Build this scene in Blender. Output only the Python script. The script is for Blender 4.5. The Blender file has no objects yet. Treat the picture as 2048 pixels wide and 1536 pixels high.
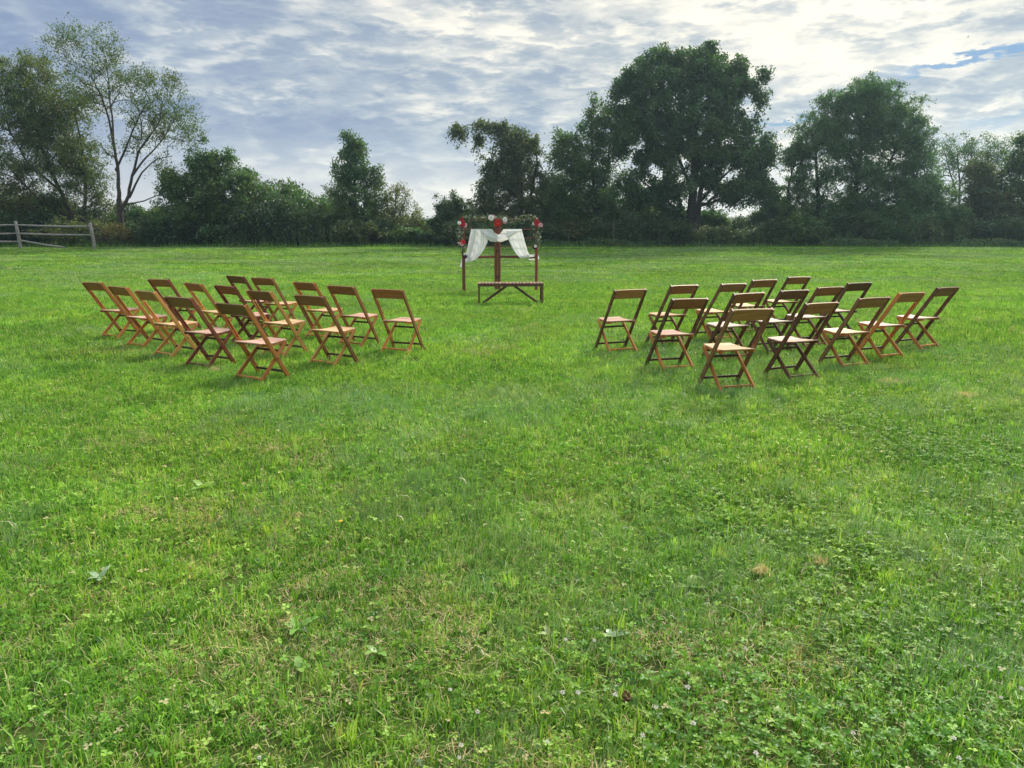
import bpy, bmesh, math, random
import numpy as np
from mathutils import Vector, Matrix

R = math.radians
random.seed(7)
rng = np.random.default_rng(11)
scene = bpy.context.scene
COL = scene.collection

# ------------------------------------------------------------------ camera
F_PX, PITCH, CAM_H = 1430.0, 0.2107, 1.4917          # of the 2048 x 1536 photograph
cam_data = bpy.data.cameras.new('camera')
cam_data.sensor_width = 36.0
cam_data.lens = 36.0 * F_PX / 2048.0
cam_data.clip_start, cam_data.clip_end = 0.05, 6000.0
cam = bpy.data.objects.new('camera', cam_data)
cam.location = (0, 0, CAM_H)
cam.rotation_euler = (math.pi / 2 - PITCH, 0, 0)
COL.objects.link(cam)
scene.camera = cam

# ------------------------------------------------------------------ light, sky, exposure
SUN_AZ, SUN_EL = R(34), R(38)                        # azimuth clockwise from the view direction
SUN_DIR = Vector((math.sin(SUN_AZ) * math.cos(SUN_EL), math.cos(SUN_AZ) * math.cos(SUN_EL), math.sin(SUN_EL)))
sun_data = bpy.data.lights.new('sun', 'SUN')
sun_data.energy, sun_data.angle, sun_data.color = 3.4, R(9), (1.0, 0.93, 0.80)
sun = bpy.data.objects.new('sun', sun_data)
sun.rotation_euler = (-SUN_DIR).to_track_quat('-Z', 'Y').to_euler()
sun.location = SUN_DIR * 60
COL.objects.link(sun)

scene.view_settings.view_transform = 'Standard'
scene.view_settings.look = 'None'
scene.view_settings.exposure = 0.45
scene.view_settings.gamma = 1.0
scene.view_settings.use_curve_mapping = False
scene.cycles.max_bounces = 5
scene.cycles.diffuse_bounces = 3
scene.cycles.glossy_bounces = 2
scene.cycles.transmission_bounces = 4
scene.cycles.transparent_max_bounces = 6
scene.cycles.caustics_reflective = False
scene.cycles.caustics_refractive = False


class NT:
    """small helper round a node tree"""
    def __init__(self, tree):
        self.t, self.n, self.l = tree, tree.nodes, tree.links

    def new(self, kind, **kw):
        nd = self.n.new(kind)
        for k, v in kw.items():
            setattr(nd, k, v)
        return nd

    def put(self, sock, v):
        if isinstance(v, bpy.types.NodeSocket):
            self.l.new(v, sock)
        elif v is not None:
            if hasattr(sock.default_value, '__len__') and len(sock.default_value) == 4 and len(v) == 3:
                v = (*v, 1.0)
            sock.default_value = v

    def math(self, op, a, b=None, c=None, clamp=False):
        nd = self.new('ShaderNodeMath', operation=op, use_clamp=clamp)
        for i, v in enumerate((a, b, c)):
            if v is not None:
                self.put(nd.inputs[i], v)
        return nd.outputs[0]

    def vmath(self, op, a, b=None):
        nd = self.new('ShaderNodeVectorMath', operation=op)
        self.put(nd.inputs[0], a)
        if b is not None:
            self.put(nd.inputs[1], b)
        return nd.outputs['Value'] if op in ('DOT_PRODUCT', 'LENGTH', 'DISTANCE') else nd.outputs[0]

    def mix(self, f, a, b, blend='MIX'):
        nd = self.new('ShaderNodeMix', data_type='RGBA', blend_type=blend)
        self.put(nd.inputs['Factor'], f)
        self.put(nd.inputs['A'], a) if False else None
        ia = [s for s in nd.inputs if s.name == 'A' and s.type == 'RGBA'][0]
        ib = [s for s in nd.inputs if s.name == 'B' and s.type == 'RGBA'][0]
        self.put(ia, a)
        self.put(ib, b)
        return [s for s in nd.outputs if s.type == 'RGBA'][0]

    def noise(self, vec, scale, detail=4, rough=0.55, dist=0.0, dims='3D'):
        nd = self.new('ShaderNodeTexNoise', noise_dimensions=dims)
        if vec is not None:
            self.put(nd.inputs['Vector'], vec)
        nd.inputs['Scale'].default_value = scale
        nd.inputs['Detail'].default_value = detail
        nd.inputs['Roughness'].default_value = rough
        nd.inputs['Distortion'].default_value = dist
        return nd.outputs['Fac']

    def ramp(self, fac, stops, interp='LINEAR'):
        nd = self.new('ShaderNodeValToRGB')
        nd.color_ramp.interpolation = interp
        els = nd.color_ramp.elements
        while len(els) < len(stops):
            els.new(0.5)
        for e, (p, c) in zip(els, stops):
            e.position = p
            e.color = (*c, 1.0) if len(c) == 3 else c
        self.put(nd.inputs[0], fac)
        return nd.outputs[0]

    def smooth(self, v, lo, hi, a=0.0, b=1.0):
        nd = self.new('ShaderNodeMapRange', interpolation_type='SMOOTHSTEP')
        for i, x in enumerate((v, lo, hi, a, b)):
            self.put(nd.inputs[i], x)
        return nd.outputs[0]


def pixel_dir(px, py):
    """direction through a pixel of the photograph"""
    a, b = (px - 1024.0) / F_PX, (768.0 - py) / F_PX
    v = Vector((a, math.cos(PITCH) + b * math.sin(PITCH), -math.sin(PITCH) + b * math.cos(PITCH)))
    return v


def at_dist(px, py, Y):
    v = pixel_dir(px, py)
    return Vector((0, 0, CAM_H)) + v * (Y / v.y)


def on_ground(px, py, z=0.0):
    v = pixel_dir(px, py)
    return Vector((0, 0, CAM_H)) + v * ((z - CAM_H) / v.z)


def m_per_px(Y):
    return Y / math.cos(PITCH) / F_PX * 0.985


def build_world():
    world = bpy.data.worlds.new('World')
    scene.world = world
    world.use_nodes = True
    t = NT(world.node_tree)
    t.n.clear()
    out = t.new('ShaderNodeOutputWorld')
    co = t.new('ShaderNodeTexCoord').outputs['Generated']
    sep = t.new('ShaderNodeSeparateXYZ')
    t.put(sep.inputs[0], co)
    x, y, z = sep.outputs
    zc = t.math('MAXIMUM', z, 0.0)
    sky = t.new('ShaderNodeTexSky', sky_type='NISHITA', sun_disc=False)
    sky.sun_elevation, sky.sun_rotation = SUN_EL, SUN_AZ
    sky.altitude, sky.air_density, sky.dust_density, sky.ozone_density = 100, 1.0, 1.0, 2.0
    clear = t.mix(1.0, sky.outputs[0], (0.016, 0.027, 0.040), 'MULTIPLY')
    # clouds hang in layers: squash the vertical so that they lie flat towards the horizon
    flat = t.math('DIVIDE', 1.0, t.math('ADD', zc, 0.55))
    cmb = t.new('ShaderNodeCombineXYZ')
    t.put(cmb.inputs[0], t.math('MULTIPLY', x, flat))
    t.put(cmb.inputs[1], t.math('MULTIPLY', y, flat))
    t.put(cmb.inputs[2], t.math('MULTIPLY', z, 4.0))
    v = cmb.outputs[0]
    big = t.noise(t.vmath('ADD', v, (3.1, 1.7, 0.4)), 1.9, 2, 0.5, 0.2)
    mid = t.noise(t.vmath('ADD', v, (9.0, 2.0, 5.0)), 5.6, 8, 0.58, 0.15)
    puff = t.new('ShaderNodeTexVoronoi', feature='F1')
    warp = t.noise(v, 7.0, 4, 0.65)
    wv = t.new('ShaderNodeCombineXYZ')
    t.put(wv.inputs[0], t.math('MULTIPLY_ADD', warp, .40, -.20))
    t.put(wv.inputs[2], t.math('MULTIPLY_ADD', mid, .60, -.30))
    t.put(puff.inputs['Vector'], t.vmath('ADD', v, wv.outputs[0]))
    puff.inputs['Scale'].default_value = 9.5
    pf = t.smooth(puff.outputs['Distance'], 0.12, 0.75, 0.0, 1.0)
    fine = t.noise(t.vmath('ADD', v, (1.0, 8.0, 2.0)), 15.0, 6, 0.6, 0.2)
    d = t.math('ADD', t.math('ADD', t.math('MULTIPLY', big, 0.52), t.math('MULTIPLY', pf, 0.14)), t.math('ADD', t.math('MULTIPLY', mid, 0.56), t.math('MULTIPLY', fine, 0.34)))
    # cloud light grows towards the sun
    toward = t.vmath('DOT_PRODUCT', t.vmath('NORMALIZE', co), tuple(SUN_DIR))
    near = t.smooth(toward, 0.35, 0.93)
    d2 = t.math('ADD', d, t.math('MULTIPLY_ADD', near, 0.165, -0.128))
    cloud = t.ramp(d2, [(0.57, (0.185, 0.245, 0.375)), (0.69, (0.24, 0.30, 0.415)), (0.78, (0.335, 0.39, 0.465)),
                        (0.855, (0.50, 0.53, 0.56)), (0.95, (0.74, 0.73, 0.685))])
    warm = t.mix(t.math('MULTIPLY', near, 0.8), (1.0, 1.0, 1.0), (1.16, 1.06, 0.90))
    cloud = t.mix(1.0, cloud, warm, 'MULTIPLY')
    # light cream veil low over the horizon
    veil = t.smooth(z, 0.0, 0.15, 0.72, 0.0)
    cloud = t.mix(veil, cloud, (0.74, 0.72, 0.645))
    # openings to the blue
    az = t.math('ARCTAN2', x, y)
    wob = t.math('MULTIPLY_ADD', fine, 0.05, -0.025)

    def slit(px0, py0, px1, py1, half, blur):
        a, b = pixel_dir(px0, py0).normalized(), pixel_dir(px1, py1).normalized()
        a0, a1 = math.atan2(a.x, a.y), math.atan2(b.x, b.y)
        e0, e1 = a.z, b.z
        s = (e1 - e0) / (a1 - a0)
        line = t.math('MULTIPLY_ADD', az, s, e0 - s * a0)
        dd = t.math('ABSOLUTE', t.math('SUBTRACT', t.math('ADD', z, wob), line))
        m = t.smooth(dd, half, half + blur, 1.0, 0.0)
        l = t.smooth(az, a0, a0 + (a1 - a0) * 0.35)
        return t.math('MULTIPLY', m, l)
    g1 = slit(1745, 150, 2150, 78, 0.0028, 0.0042)
    g2 = slit(1890, 252, 2100, 236, 0.0015, 0.006)
    g3 = t.math('MULTIPLY', slit(1500, 248, 1640, 226, 0.001, 0.005), t.smooth(az, 0.40, 0.36))
    gap = t.math('MAXIMUM', g1, t.math('MAXIMUM', t.math('MULTIPLY', g2, 0.55), t.math('MULTIPLY', g3, 0.9)), clamp=True)
    deck = t.mix(t.math('MULTIPLY', gap, 0.93), cloud, clear)
    # overcast skies are brighter overhead than at the horizon
    lift = t.smooth(z, 0.27, 0.85, 1.0, 2.3)
    grey = t.new('ShaderNodeRGBToBW')
    t.put(grey.inputs[0], deck)
    deck = t.mix(t.smooth(z, 0.25, 0.7, 0.0, 0.75), deck, grey.outputs[0])      # thick cloud overhead is plain grey-white
    deck2 = t.vmath('SCALE', deck)
    t.put(deck2.node.inputs['Scale'], lift)
    bg = t.new('ShaderNodeBackground')
    t.put(bg.inputs[0], deck2)
    bg.inputs[1].default_value = 1.0
    t.l.new(bg.outputs[0], out.inputs[0])
    world.cycles.sampling_method = 'MANUAL'
    world.cycles.sample_map_resolution = 256


build_world()


# ------------------------------------------------------------------ helpers
def tag(o, label=None, cat=None, group=None, kind=None):
    if label: o['label'] = label
    if cat: o['category'] = cat
    if group: o['group'] = group
    if kind: o['kind'] = kind
    return o


def empty(name, loc=(0, 0, 0), rz=0.0):
    o = bpy.data.objects.new(name, None)
    o.empty_display_size = 0.2
    o.location, o.rotation_euler = loc, (0, 0, rz)
    COL.objects.link(o)
    return o


def add(name, mesh, mat=None, parent=None):
    o = bpy.data.objects.new(name, mesh)
    if mat is not None and not mesh.materials:
        mesh.materials.append(mat)
    if parent is not None:
        o.parent = parent
    COL.objects.link(o)
    return o


def new_mesh(name, verts, faces, smooth=False):
    me = bpy.data.meshes.new(name)
    me.from_pydata([tuple(v) for v in verts], [], faces)
    if smooth:
        me.polygons.foreach_set('use_smooth', [True] * len(me.polygons))
    me.update()
    return me


def fast_mesh(name, verts, quads=None, tris=None, attrs=None):
    """numpy arrays to a mesh, with float point attributes"""
    me = bpy.data.meshes.new(name)
    nv = len(verts)
    me.vertices.add(nv)
    me.vertices.foreach_set('co', np.asarray(verts, np.float32).ravel())
    loops, starts, totals, s = [], [], [], 0
    for arr, k in ((quads, 4), (tris, 3)):
        if arr is not None and len(arr):
            loops.append(np.asarray(arr, np.int32).ravel())
            starts.append(s + np.arange(len(arr), dtype=np.int32) * k)
            totals.append(np.full(len(arr), k, np.int32))
            s += len(arr) * k
    loops, starts = np.concatenate(loops), np.concatenate(starts)
    me.loops.add(len(loops))
    me.loops.foreach_set('vertex_index', loops)
    me.polygons.add(len(starts))
    me.polygons.foreach_set('loop_start', starts)
    for k, v in (attrs or {}).items():
        a = me.attributes.new(k, 'FLOAT', 'POINT')
        a.data.foreach_set('value', np.asarray(v, np.float32))
    me.update(calc_edges=True)
    me.validate()
    return me


def box_mesh(name, lx, ly, lz, ch=0.003, centre=True):
    """chamfered box, length along x"""
    bm = bmesh.new()
    bmesh.ops.create_cube(bm, size=1.0)
    bmesh.ops.scale(bm, vec=(lx, ly, lz), verts=bm.verts)
    if not centre:
        bmesh.ops.translate(bm, vec=(lx / 2, 0, 0), verts=bm.verts)
    if ch > 0:
        bmesh.ops.bevel(bm, geom=bm.edges[:], offset=ch, segments=1, affect='EDGES', profile=0.5)
    me = bpy.data.meshes.new(name)
    bm.to_mesh(me)
    bm.free()
    return me


def frame_matrix(p0, p1, up):
    """x along p0-p1, z as near to up as can be"""
    p0, p1, up = Vector(p0), Vector(p1), Vector(up)
    xa = (p1 - p0).normalized()
    ya = up.cross(xa).normalized()
    za = xa.cross(ya)
    m = Matrix((xa, ya, za)).transposed().to_4x4()
    m.translation = (p0 + p1) / 2
    return m


def bar(name, p0, p1, wy, wz, mat, parent, up=(0, 0, 1), ch=0.003, mesh=None):
    L = (Vector(p1) - Vector(p0)).length
    me = mesh or box_mesh(name, L, wy, wz, ch)
    o = add(name, me, mat, parent)
    o.matrix_local = frame_matrix(p0, p1, up)
    return o


def tube_arrays(path, radii, sides=6, cap=True):
    """one tapered tube round a polyline"""
    P = np.asarray(path, float)
    n = len(P)
    T = np.gradient(P, axis=0)
    T /= np.linalg.norm(T, axis=1)[:, None] + 1e-9
    ref = np.array([0.3, 0.9, 0.1])
    U = np.cross(T, ref)
    U /= np.linalg.norm(U, axis=1)[:, None] + 1e-9
    V = np.cross(T, U)
    a = np.linspace(0, 2 * np.pi, sides, endpoint=False)
    ring = (np.cos(a)[None, :, None] * U[:, None, :] + np.sin(a)[None, :, None] * V[:, None, :]) * np.asarray(radii)[:, None, None]
    verts = (P[:, None, :] + ring).reshape(-1, 3)
    q = []
    for i in range(n - 1):
        for k in range(sides):
            k2 = (k + 1) % sides
            q.append((i * sides + k, i * sides + k2, (i + 1) * sides + k2, (i + 1) * sides + k))
    return verts, np.array(q, np.int32)


def join_arrays(parts):
    vs, qs, o = [], [], 0
    for v, q in parts:
        vs.append(v)
        qs.append(np.asarray(q) + o)
        o += len(v)
    return np.concatenate(vs), np.concatenate(qs)


def tube_object(name, path, radii, mat, parent=None, sides=8):
    v, q = tube_arrays(path, radii, sides)
    me = fast_mesh(name, v, q)
    me.polygons.foreach_set('use_smooth', [True] * len(me.polygons))
    return add(name, me, mat, parent)


_perm = np.random.default_rng(5).random((256, 256))


def vnoise(x, y):
    x, y = np.asarray(x, float), np.asarray(y, float)
    xi, yi = np.floor(x).astype(int), np.floor(y).astype(int)
    fx, fy = x - xi, y - yi
    fx, fy = fx * fx * (3 - 2 * fx), fy * fy * (3 - 2 * fy)
    g = lambda a, b: _perm[a % 256, b % 256]
    return (g(xi, yi) * (1 - fx) + g(xi + 1, yi) * fx) * (1 - fy) + (g(xi, yi + 1) * (1 - fx) + g(xi + 1, yi + 1) * fx) * fy


def fbm(x, y, o=3):
    s, a, tot = 0, 1.0, 0
    for k in range(o):
        s = s + a * vnoise(np.asarray(x) * 2 ** k + 13.7 * k, np.asarray(y) * 2 ** k + 7.1 * k)
        tot += a
        a *= 0.5
    return s / tot


def ground_z(x, y):
    """level round the seats, then a slow rise to the hedgerow"""
    y = np.asarray(y, float)
    x = np.asarray(x, float)
    t = np.clip((y - 19.0) / 21.0, 0, 1)
    rise = 0.68 * (t * t * (1.6 - 0.6 * t))
    far = np.clip((y - 40.0) / 60.0, 0, 1) * 0.25
    return rise + far + 0.012 * (vnoise(x * 0.9 + 40, y * 0.9) - 0.5) * np.clip((y - 1) / 3, 0, 1)


# ------------------------------------------------------------------ materials
def material(name):
    m = bpy.data.materials.new(name)
    m.use_nodes = True
    t = NT(m.node_tree)
    t.n.clear()
    return m, t, t.new('ShaderNodeOutputMaterial')


def principled(t, out, color, rough=0.6, spec=0.3, bump=None, bump_d=0.002):
    p = t.new('ShaderNodeBsdfPrincipled')
    t.put(p.inputs['Base Color'], color)
    t.put(p.inputs['Roughness'], rough)
    p.inputs['Specular IOR Level'].default_value = spec
    if bump is not None:
        b = t.new('ShaderNodeBump')
        b.inputs['Strength'].default_value = 0.6
        b.inputs['Distance'].default_value = bump_d
        t.put(b.inputs['Height'], bump)
        t.l.new(b.outputs[0], p.inputs['Normal'])
    t.l.new(p.outputs[0], out.inputs[0])
    return p


def leafy(name, stops, trans=0.35, gloss=0.05, hue_scale=0.5, hue_cols=((0.8, 0.95, 1.0), (1.2, 1.05, 0.8)), trans_tint=(1.15, 1.25, 0.55), rough=0.45, patchy=False):
    """thin leaf: reflects, lets light through, shines a little"""
    m, t, out = material(name)
    at = t.new('ShaderNodeAttribute', attribute_name='rnd')
    col = t.ramp(at.outputs['Fac'], stops)
    geo = t.new('ShaderNodeNewGeometry')
    nz = t.noise(geo.outputs['Position'], hue_scale, 3, 0.6)
    tint = t.ramp(nz, [(0.36, hue_cols[0]), (0.64, hue_cols[1])])
    col = t.mix(1.0, col, tint, 'MULTIPLY')
    info = t.new('ShaderNodeObjectInfo')
    if patchy:
        broad = t.noise(geo.outputs['Position'], .16, 3, .6)
        sc = t.vmath('SCALE', col)
        t.put(sc.node.inputs['Scale'], t.math('MULTIPLY', t.math('MULTIPLY_ADD', info.outputs['Random'], .36, .82), t.math('MULTIPLY_ADD', broad, .5, .75)))
        col = sc
    df = t.new('ShaderNodeBsdfDiffuse')
    t.put(df.inputs[0], col)
    tr = t.new('ShaderNodeBsdfTranslucent')
    t.put(tr.inputs[0], t.mix(1.0, col, trans_tint, 'MULTIPLY'))
    gl = t.new('ShaderNodeBsdfGlossy')
    gl.inputs['Roughness'].default_value = rough
    gl.inputs[0].default_value = (1, 1, 1, 1)
    m1 = t.new('ShaderNodeMixShader')
    m1.inputs[0].default_value = trans
    t.l.new(df.outputs[0], m1.inputs[1])
    t.l.new(tr.outputs[0], m1.inputs[2])
    m2 = t.new('ShaderNodeMixShader')
    m2.inputs[0].default_value = gloss
    t.l.new(m1.outputs[0], m2.inputs[1])
    t.l.new(gl.outputs[0], m2.inputs[2])
    t.l.new(m2.outputs[0], out.inputs[0])
    return m


def wood(name, c_dark, c_light, rough=0.5, wear=0.25, wear_col=(0.42, 0.33, 0.26), spec=0.35):
    """grain runs along the local x of each piece"""
    m, t, out = material(name)
    tc = t.new('ShaderNodeTexCoord').outputs['Object']
    info = t.new('ShaderNodeObjectInfo')
    mp = t.new('ShaderNodeMapping')
    t.put(mp.inputs['Vector'], tc)
    mp.inputs['Scale'].default_value = (3.0, 42.0, 42.0)
    cm = t.new('ShaderNodeCombineXYZ')
    r40 = t.math('MULTIPLY', info.outputs['Random'], 40.0)
    for i in range(3):
        t.put(cm.inputs[i], r40)
    t.l.new(cm.outputs[0], mp.inputs['Location'])
    g = t.noise(mp.outputs[0], 1.0, 6, 0.62, 0.7)
    col = t.ramp(g, [(0.30, c_dark), (0.52, tuple((a + b) / 2 for a, b in zip(c_dark, c_light))), (0.72, c_light)])
    shift = t.math('MULTIPLY_ADD', info.outputs['Random'], 0.5, 0.76)
    sc = t.vmath('SCALE', col)
    t.put(sc.node.inputs['Scale'], shift)
    w = t.noise(tc, 9.0, 5, 0.65)
    wf = t.smooth(w, 0.52, 0.70, 0.0, wear)
    col = t.mix(wf, sc, wear_col)
    principled(t, out, col, t.math('MULTIPLY_ADD', g, 0.25, rough - 0.1), spec, g, 0.0015)
    return m


def plain(name, c, rough=0.6, spec=0.3, var=0.25, scale=12.0):
    m, t, out = material(name)
    tc = t.new('ShaderNodeTexCoord').outputs['Object']
    n = t.noise(tc, scale, 5, 0.6)
    col = t.ramp(n, [(0.3, tuple(x * (1 - var) for x in c)), (0.7, tuple(min(1, x * (1 + var)) for x in c))])
    principled(t, out, col, rough, spec, n, 0.003)
    return m


M = {}
M['bark'] = plain('bark_grey_brown', (0.085, 0.068, 0.055), 0.9, 0.1, 0.45, 9)
M['bark_dark'] = plain('bark_dark', (0.05, 0.042, 0.036), 0.9, 0.1, 0.45, 9)
M['weathered'] = plain('weathered_grey_timber', (0.30, 0.28, 0.26), 0.9, 0.1, 0.35, 14)
M['stake'] = plain('pale_stake', (0.24, 0.23, 0.20), 0.8, 0.1, 0.2, 14)
M['metal_dark'] = plain('dark_bolt_steel', (0.03, 0.028, 0.027), 0.5, 0.5, 0.2, 40)


def ground_material():
    m, t, out = material('lawn_soil_and_thatch')
    geo = t.new('ShaderNodeNewGeometry').outputs['Position']
    n1 = t.noise(geo, 0.35, 4, 0.6)
    n2 = t.noise(geo, 26.0, 6, 0.7)
    n3 = t.noise(geo, 3.0, 4, 0.6)
    soil = t.ramp(n2, [(0.3, (0.030, 0.034, 0.014)), (0.5, (0.055, 0.065, 0.022)), (0.72, (0.12, 0.11, 0.05))])
    grass = t.ramp(n1, [(0.3, (0.085, 0.15, 0.03)), (0.7, (0.15, 0.20, 0.05))])
    col = t.mix(t.smooth(n3, 0.3, 0.7, 0.35, 0.8), soil, grass)
    principled(t, out, col, 0.95, 0.05, n2, 0.02)
    return m


# ------------------------------------------------------------------ the ground
def build_ground():
    xs = np.unique(np.concatenate([np.linspace(-320, -60, 12), np.linspace(-60, 60, 81), np.linspace(60, 320, 12)]))
    ys = np.unique(np.concatenate([np.linspace(-60, 0, 5), np.linspace(0, 12, 41), np.linspace(12, 60, 49), np.linspace(60, 340, 14)]))
    X, Y = np.meshgrid(xs, ys)
    Z = ground_z(X, Y)
    v = np.stack([X, Y, Z], -1).reshape(-1, 3)
    nx, ny = len(xs), len(ys)
    i = np.arange(nx - 1)[None, :] + nx * np.arange(ny - 1)[:, None]
    q = np.stack([i, i + 1, i + 1 + nx, i + nx], -1).reshape(-1, 4)
    me = fast_mesh('lawn', v, q)
    me.polygons.foreach_set('use_smooth', [True] * len(me.polygons))
    o = add('lawn', me, ground_material())
    tag(o, kind='structure')


build_ground()

# ------------------------------------------------------------------ grass, as patches scattered over the lawn
GREEN = [(0.0, (0.038, 0.11, 0.014)), (0.22, (0.108, 0.265, 0.034)), (0.55, (0.262, 0.495, 0.064)), (0.90, (0.50, 0.69, 0.16)), (0.935, (0.56, 0.52, 0.25)), (1.0, (0.66, 0.54, 0.32))]
FESC = [(0.0, (0.10, 0.23, 0.060)), (0.5, (0.25, 0.44, 0.115)), (0.90, (0.45, 0.61, 0.20)), (0.94, (0.58, 0.52, 0.30)), (1.0, (0.62, 0.55, 0.32))]
DRY = [(0.0, (0.28, 0.37, 0.09)), (0.40, (0.46, 0.46, 0.18)), (0.65, (0.62, 0.53, 0.29)), (1.0, (0.70, 0.54, 0.32))]
CLOV = [(0.0, (0.07, 0.19, 0.030)), (0.6, (0.15, 0.33, 0.045)), (1.0, (0.28, 0.47, 0.065))]
hue = ((0.84, 0.96, 0.92), (1.08, 1.05, 0.88))
M['grass'] = leafy('grass_blade', GREEN, 0.36, 0.022, 0.75, hue, (1.18, 1.22, 0.5), 0.45, True)
M['fescue'] = leafy('fine_blue_green_blade', FESC, 0.35, 0.06, 0.75, hue, (1.2, 1.2, 0.7), 0.4, True)
M['dry'] = leafy('dry_blade', DRY, 0.3, 0.03, 0.9, hue, (1.1, 1.05, 0.7), 0.5, True)
M['clover'] = leafy('clover_leaf', CLOV, 0.40, 0.012, 0.9, ((0.8, 0.95, 0.9), (1.2, 1.05, 0.8)), (1.25, 1.2, 0.5), 0.35, True)


def blades(n, rad, h0, h1, w0, w1, lean=0.6, seed=0, comb=None, tuft=14, size=.022):
    """grass blades, growing in tufts that share a lean, a height and a shade"""
    g = np.random.default_rng(seed)
    m = max(1, n // tuft)
    k = g.integers(0, m, n)
    r = rad * np.sqrt(g.random(m))
    a = g.random(m) * 2 * np.pi
    sz = size * g.uniform(.5, 1.6, m)
    bx = (r * np.cos(a))[k] + g.normal(0, 1, n) * sz[k]
    by = (r * np.sin(a))[k] + g.normal(0, 1, n) * sz[k]
    az = (g.random(m) * 2 * np.pi)[k] + g.normal(0, 1.0, n)
    if comb is not None:
        az = comb + g.normal(0, .35, m)[k] + g.normal(0, .7, n)
    h = (h0 + (h1 - h0) * g.random(n) ** 1.5) * g.uniform(.65, 1.35, m)[k]
    w = w0 + (w1 - w0) * g.random(n)
    ln = np.abs(g.normal(0, lean, n) * g.uniform(.6, 1.3, m)[k]).clip(0, 1.45)
    flat = g.random(n) < .16
    ln = np.where(flat, g.uniform(1.1, 1.5, n), ln)
    dx, dy = np.cos(az), np.sin(az)
    tw = az + np.pi / 2 + g.normal(0, 0.6, n)
    sx, sy = np.cos(tw) * w / 2, np.sin(tw) * w / 2
    mid = h * 0.55
    m_out, m_up = np.sin(ln * 0.6) * mid, np.cos(ln * 0.6) * mid
    t_out = m_out + np.sin(np.minimum(ln * 1.5, 1.9)) * (h - mid)
    t_up = m_up + np.cos(np.minimum(ln * 1.5, 1.9)) * (h - mid)
    V = np.zeros((n, 5, 3))
    V[:, 0] = np.stack([bx - sx, by - sy, np.full(n, -0.006)], -1)
    V[:, 1] = np.stack([bx + sx, by + sy, np.full(n, -0.006)], -1)
    V[:, 2] = np.stack([bx + dx * m_out + sx * .85, by + dy * m_out + sy * .85, m_up], -1)
    V[:, 3] = np.stack([bx + dx * m_out - sx * .85, by + dy * m_out - sy * .85, m_up], -1)
    V[:, 4] = np.stack([bx + dx * t_out, by + dy * t_out, t_up], -1)
    b = np.arange(n)[:, None] * 5
    quads = b + np.array([0, 1, 2, 3])
    tris = b + np.array([3, 2, 4])
    rnd = (g.beta(1.0, 1.15, m)[k] * .74 + g.random(n) * .26)
    rnd = np.where(g.random(n) < .05, g.uniform(.93, 1, n), np.minimum(rnd, .92))
    return V.reshape(-1, 3), quads, tris, np.repeat(rnd, 5)


def thatch(n, rad, seed):
    """dead blades lying on the soil"""
    g = np.random.default_rng(seed)
    r = rad * np.sqrt(g.random(n))
    a, az = g.random(n) * 6.283, g.random(n) * 6.283
    x, y = r * np.cos(a), r * np.sin(a)
    L, w = g.uniform(.02, .06, n), g.uniform(.0014, .003, n)
    dx, dy = np.cos(az), np.sin(az)
    z0, z1 = g.uniform(.003, .018, n), g.uniform(.003, .03, n)
    V = np.zeros((n, 4, 3))
    V[:, 0] = np.stack([x - dy * w / 2, y + dx * w / 2, z0], -1)
    V[:, 1] = np.stack([x + dy * w / 2, y - dx * w / 2, z0], -1)
    V[:, 2] = np.stack([x + dx * L + dy * w / 2, y + dy * L - dx * w / 2, z1], -1)
    V[:, 3] = np.stack([x + dx * L - dy * w / 2, y + dy * L + dx * w / 2, z1], -1)
    q = np.arange(n)[:, None] * 4 + np.array([0, 1, 2, 3])
    return V.reshape(-1, 3), q, np.zeros((0, 3), int), np.repeat(g.uniform(.94, 1, n), 4)


def clover(n, rad, seed):
    """three notched leaflets on a stalk, n times"""
    g = np.random.default_rng(seed)
    vs, qs, ts, rs = [], [], [], []
    o = 0
    for i in range(n):
        r, a = rad * math.sqrt(g.random()), g.random() * 6.28
        bx, by = r * math.cos(a), r * math.sin(a)
        h = 0.018 + 0.030 * g.random()
        s = 0.0048 + 0.0048 * g.random()
        ta, tl = g.random() * 6.28, g.random() * 0.45
        nrm = Vector((math.cos(ta) * math.sin(tl), math.sin(ta) * math.sin(tl), math.cos(tl)))
        q = nrm.to_track_quat('Z', 'Y')
        c = Vector((bx, by, h))
        col = g.random()
        a0 = g.random() * 6.28
        for k in range(3):
            an = a0 + k * 2.094
            d, p = Vector((math.cos(an), math.sin(an), 0)), Vector((-math.sin(an), math.cos(an), 0))
            pts = [c, c + q @ (d * s * 1.0 - p * s * 0.85 + Vector((0, 0, .25 * s))), c + q @ (d * s * 1.75 - p * s * .5 + Vector((0, 0, .1 * s))), c + q @ (d * s * 1.6),
                   c + q @ (d * s * 1.75 + p * s * .5 + Vector((0, 0, .1 * s))), c + q @ (d * s * 1.0 + p * s * .85 + Vector((0, 0, .25 * s)))]
            vs += [tuple(x) for x in pts]
            qs += [(o, o + 1, o + 2, o + 3), (o, o + 3, o + 4, o + 5)]
            rs += [min(1, max(0, col + 0.15 * (g.random() - .5)))] * 6
            o += 6
        vs += [(bx * .96, by * .96, -.005), (bx * .96 + .0014, by * .96, -.005), tuple(c)]
        ts.append((o, o + 1, o + 2))
        rs += [0.7] * 3
        o += 3
    return np.array(vs), np.array(qs), np.array(ts), np.array(rs)


patch_col = bpy.data.collections.new('lawn_patches')       # only ever instanced, never in the scene itself


def patch(i, name, data, mat):
    v, q, t, r = data[:4]
    me = fast_mesh(name, v, q, t, {'rnd': r})
    me.materials.append(mat)
    o = bpy.data.objects.new('%02d_%s' % (i, name), me)
    patch_col.objects.link(o)


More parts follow.
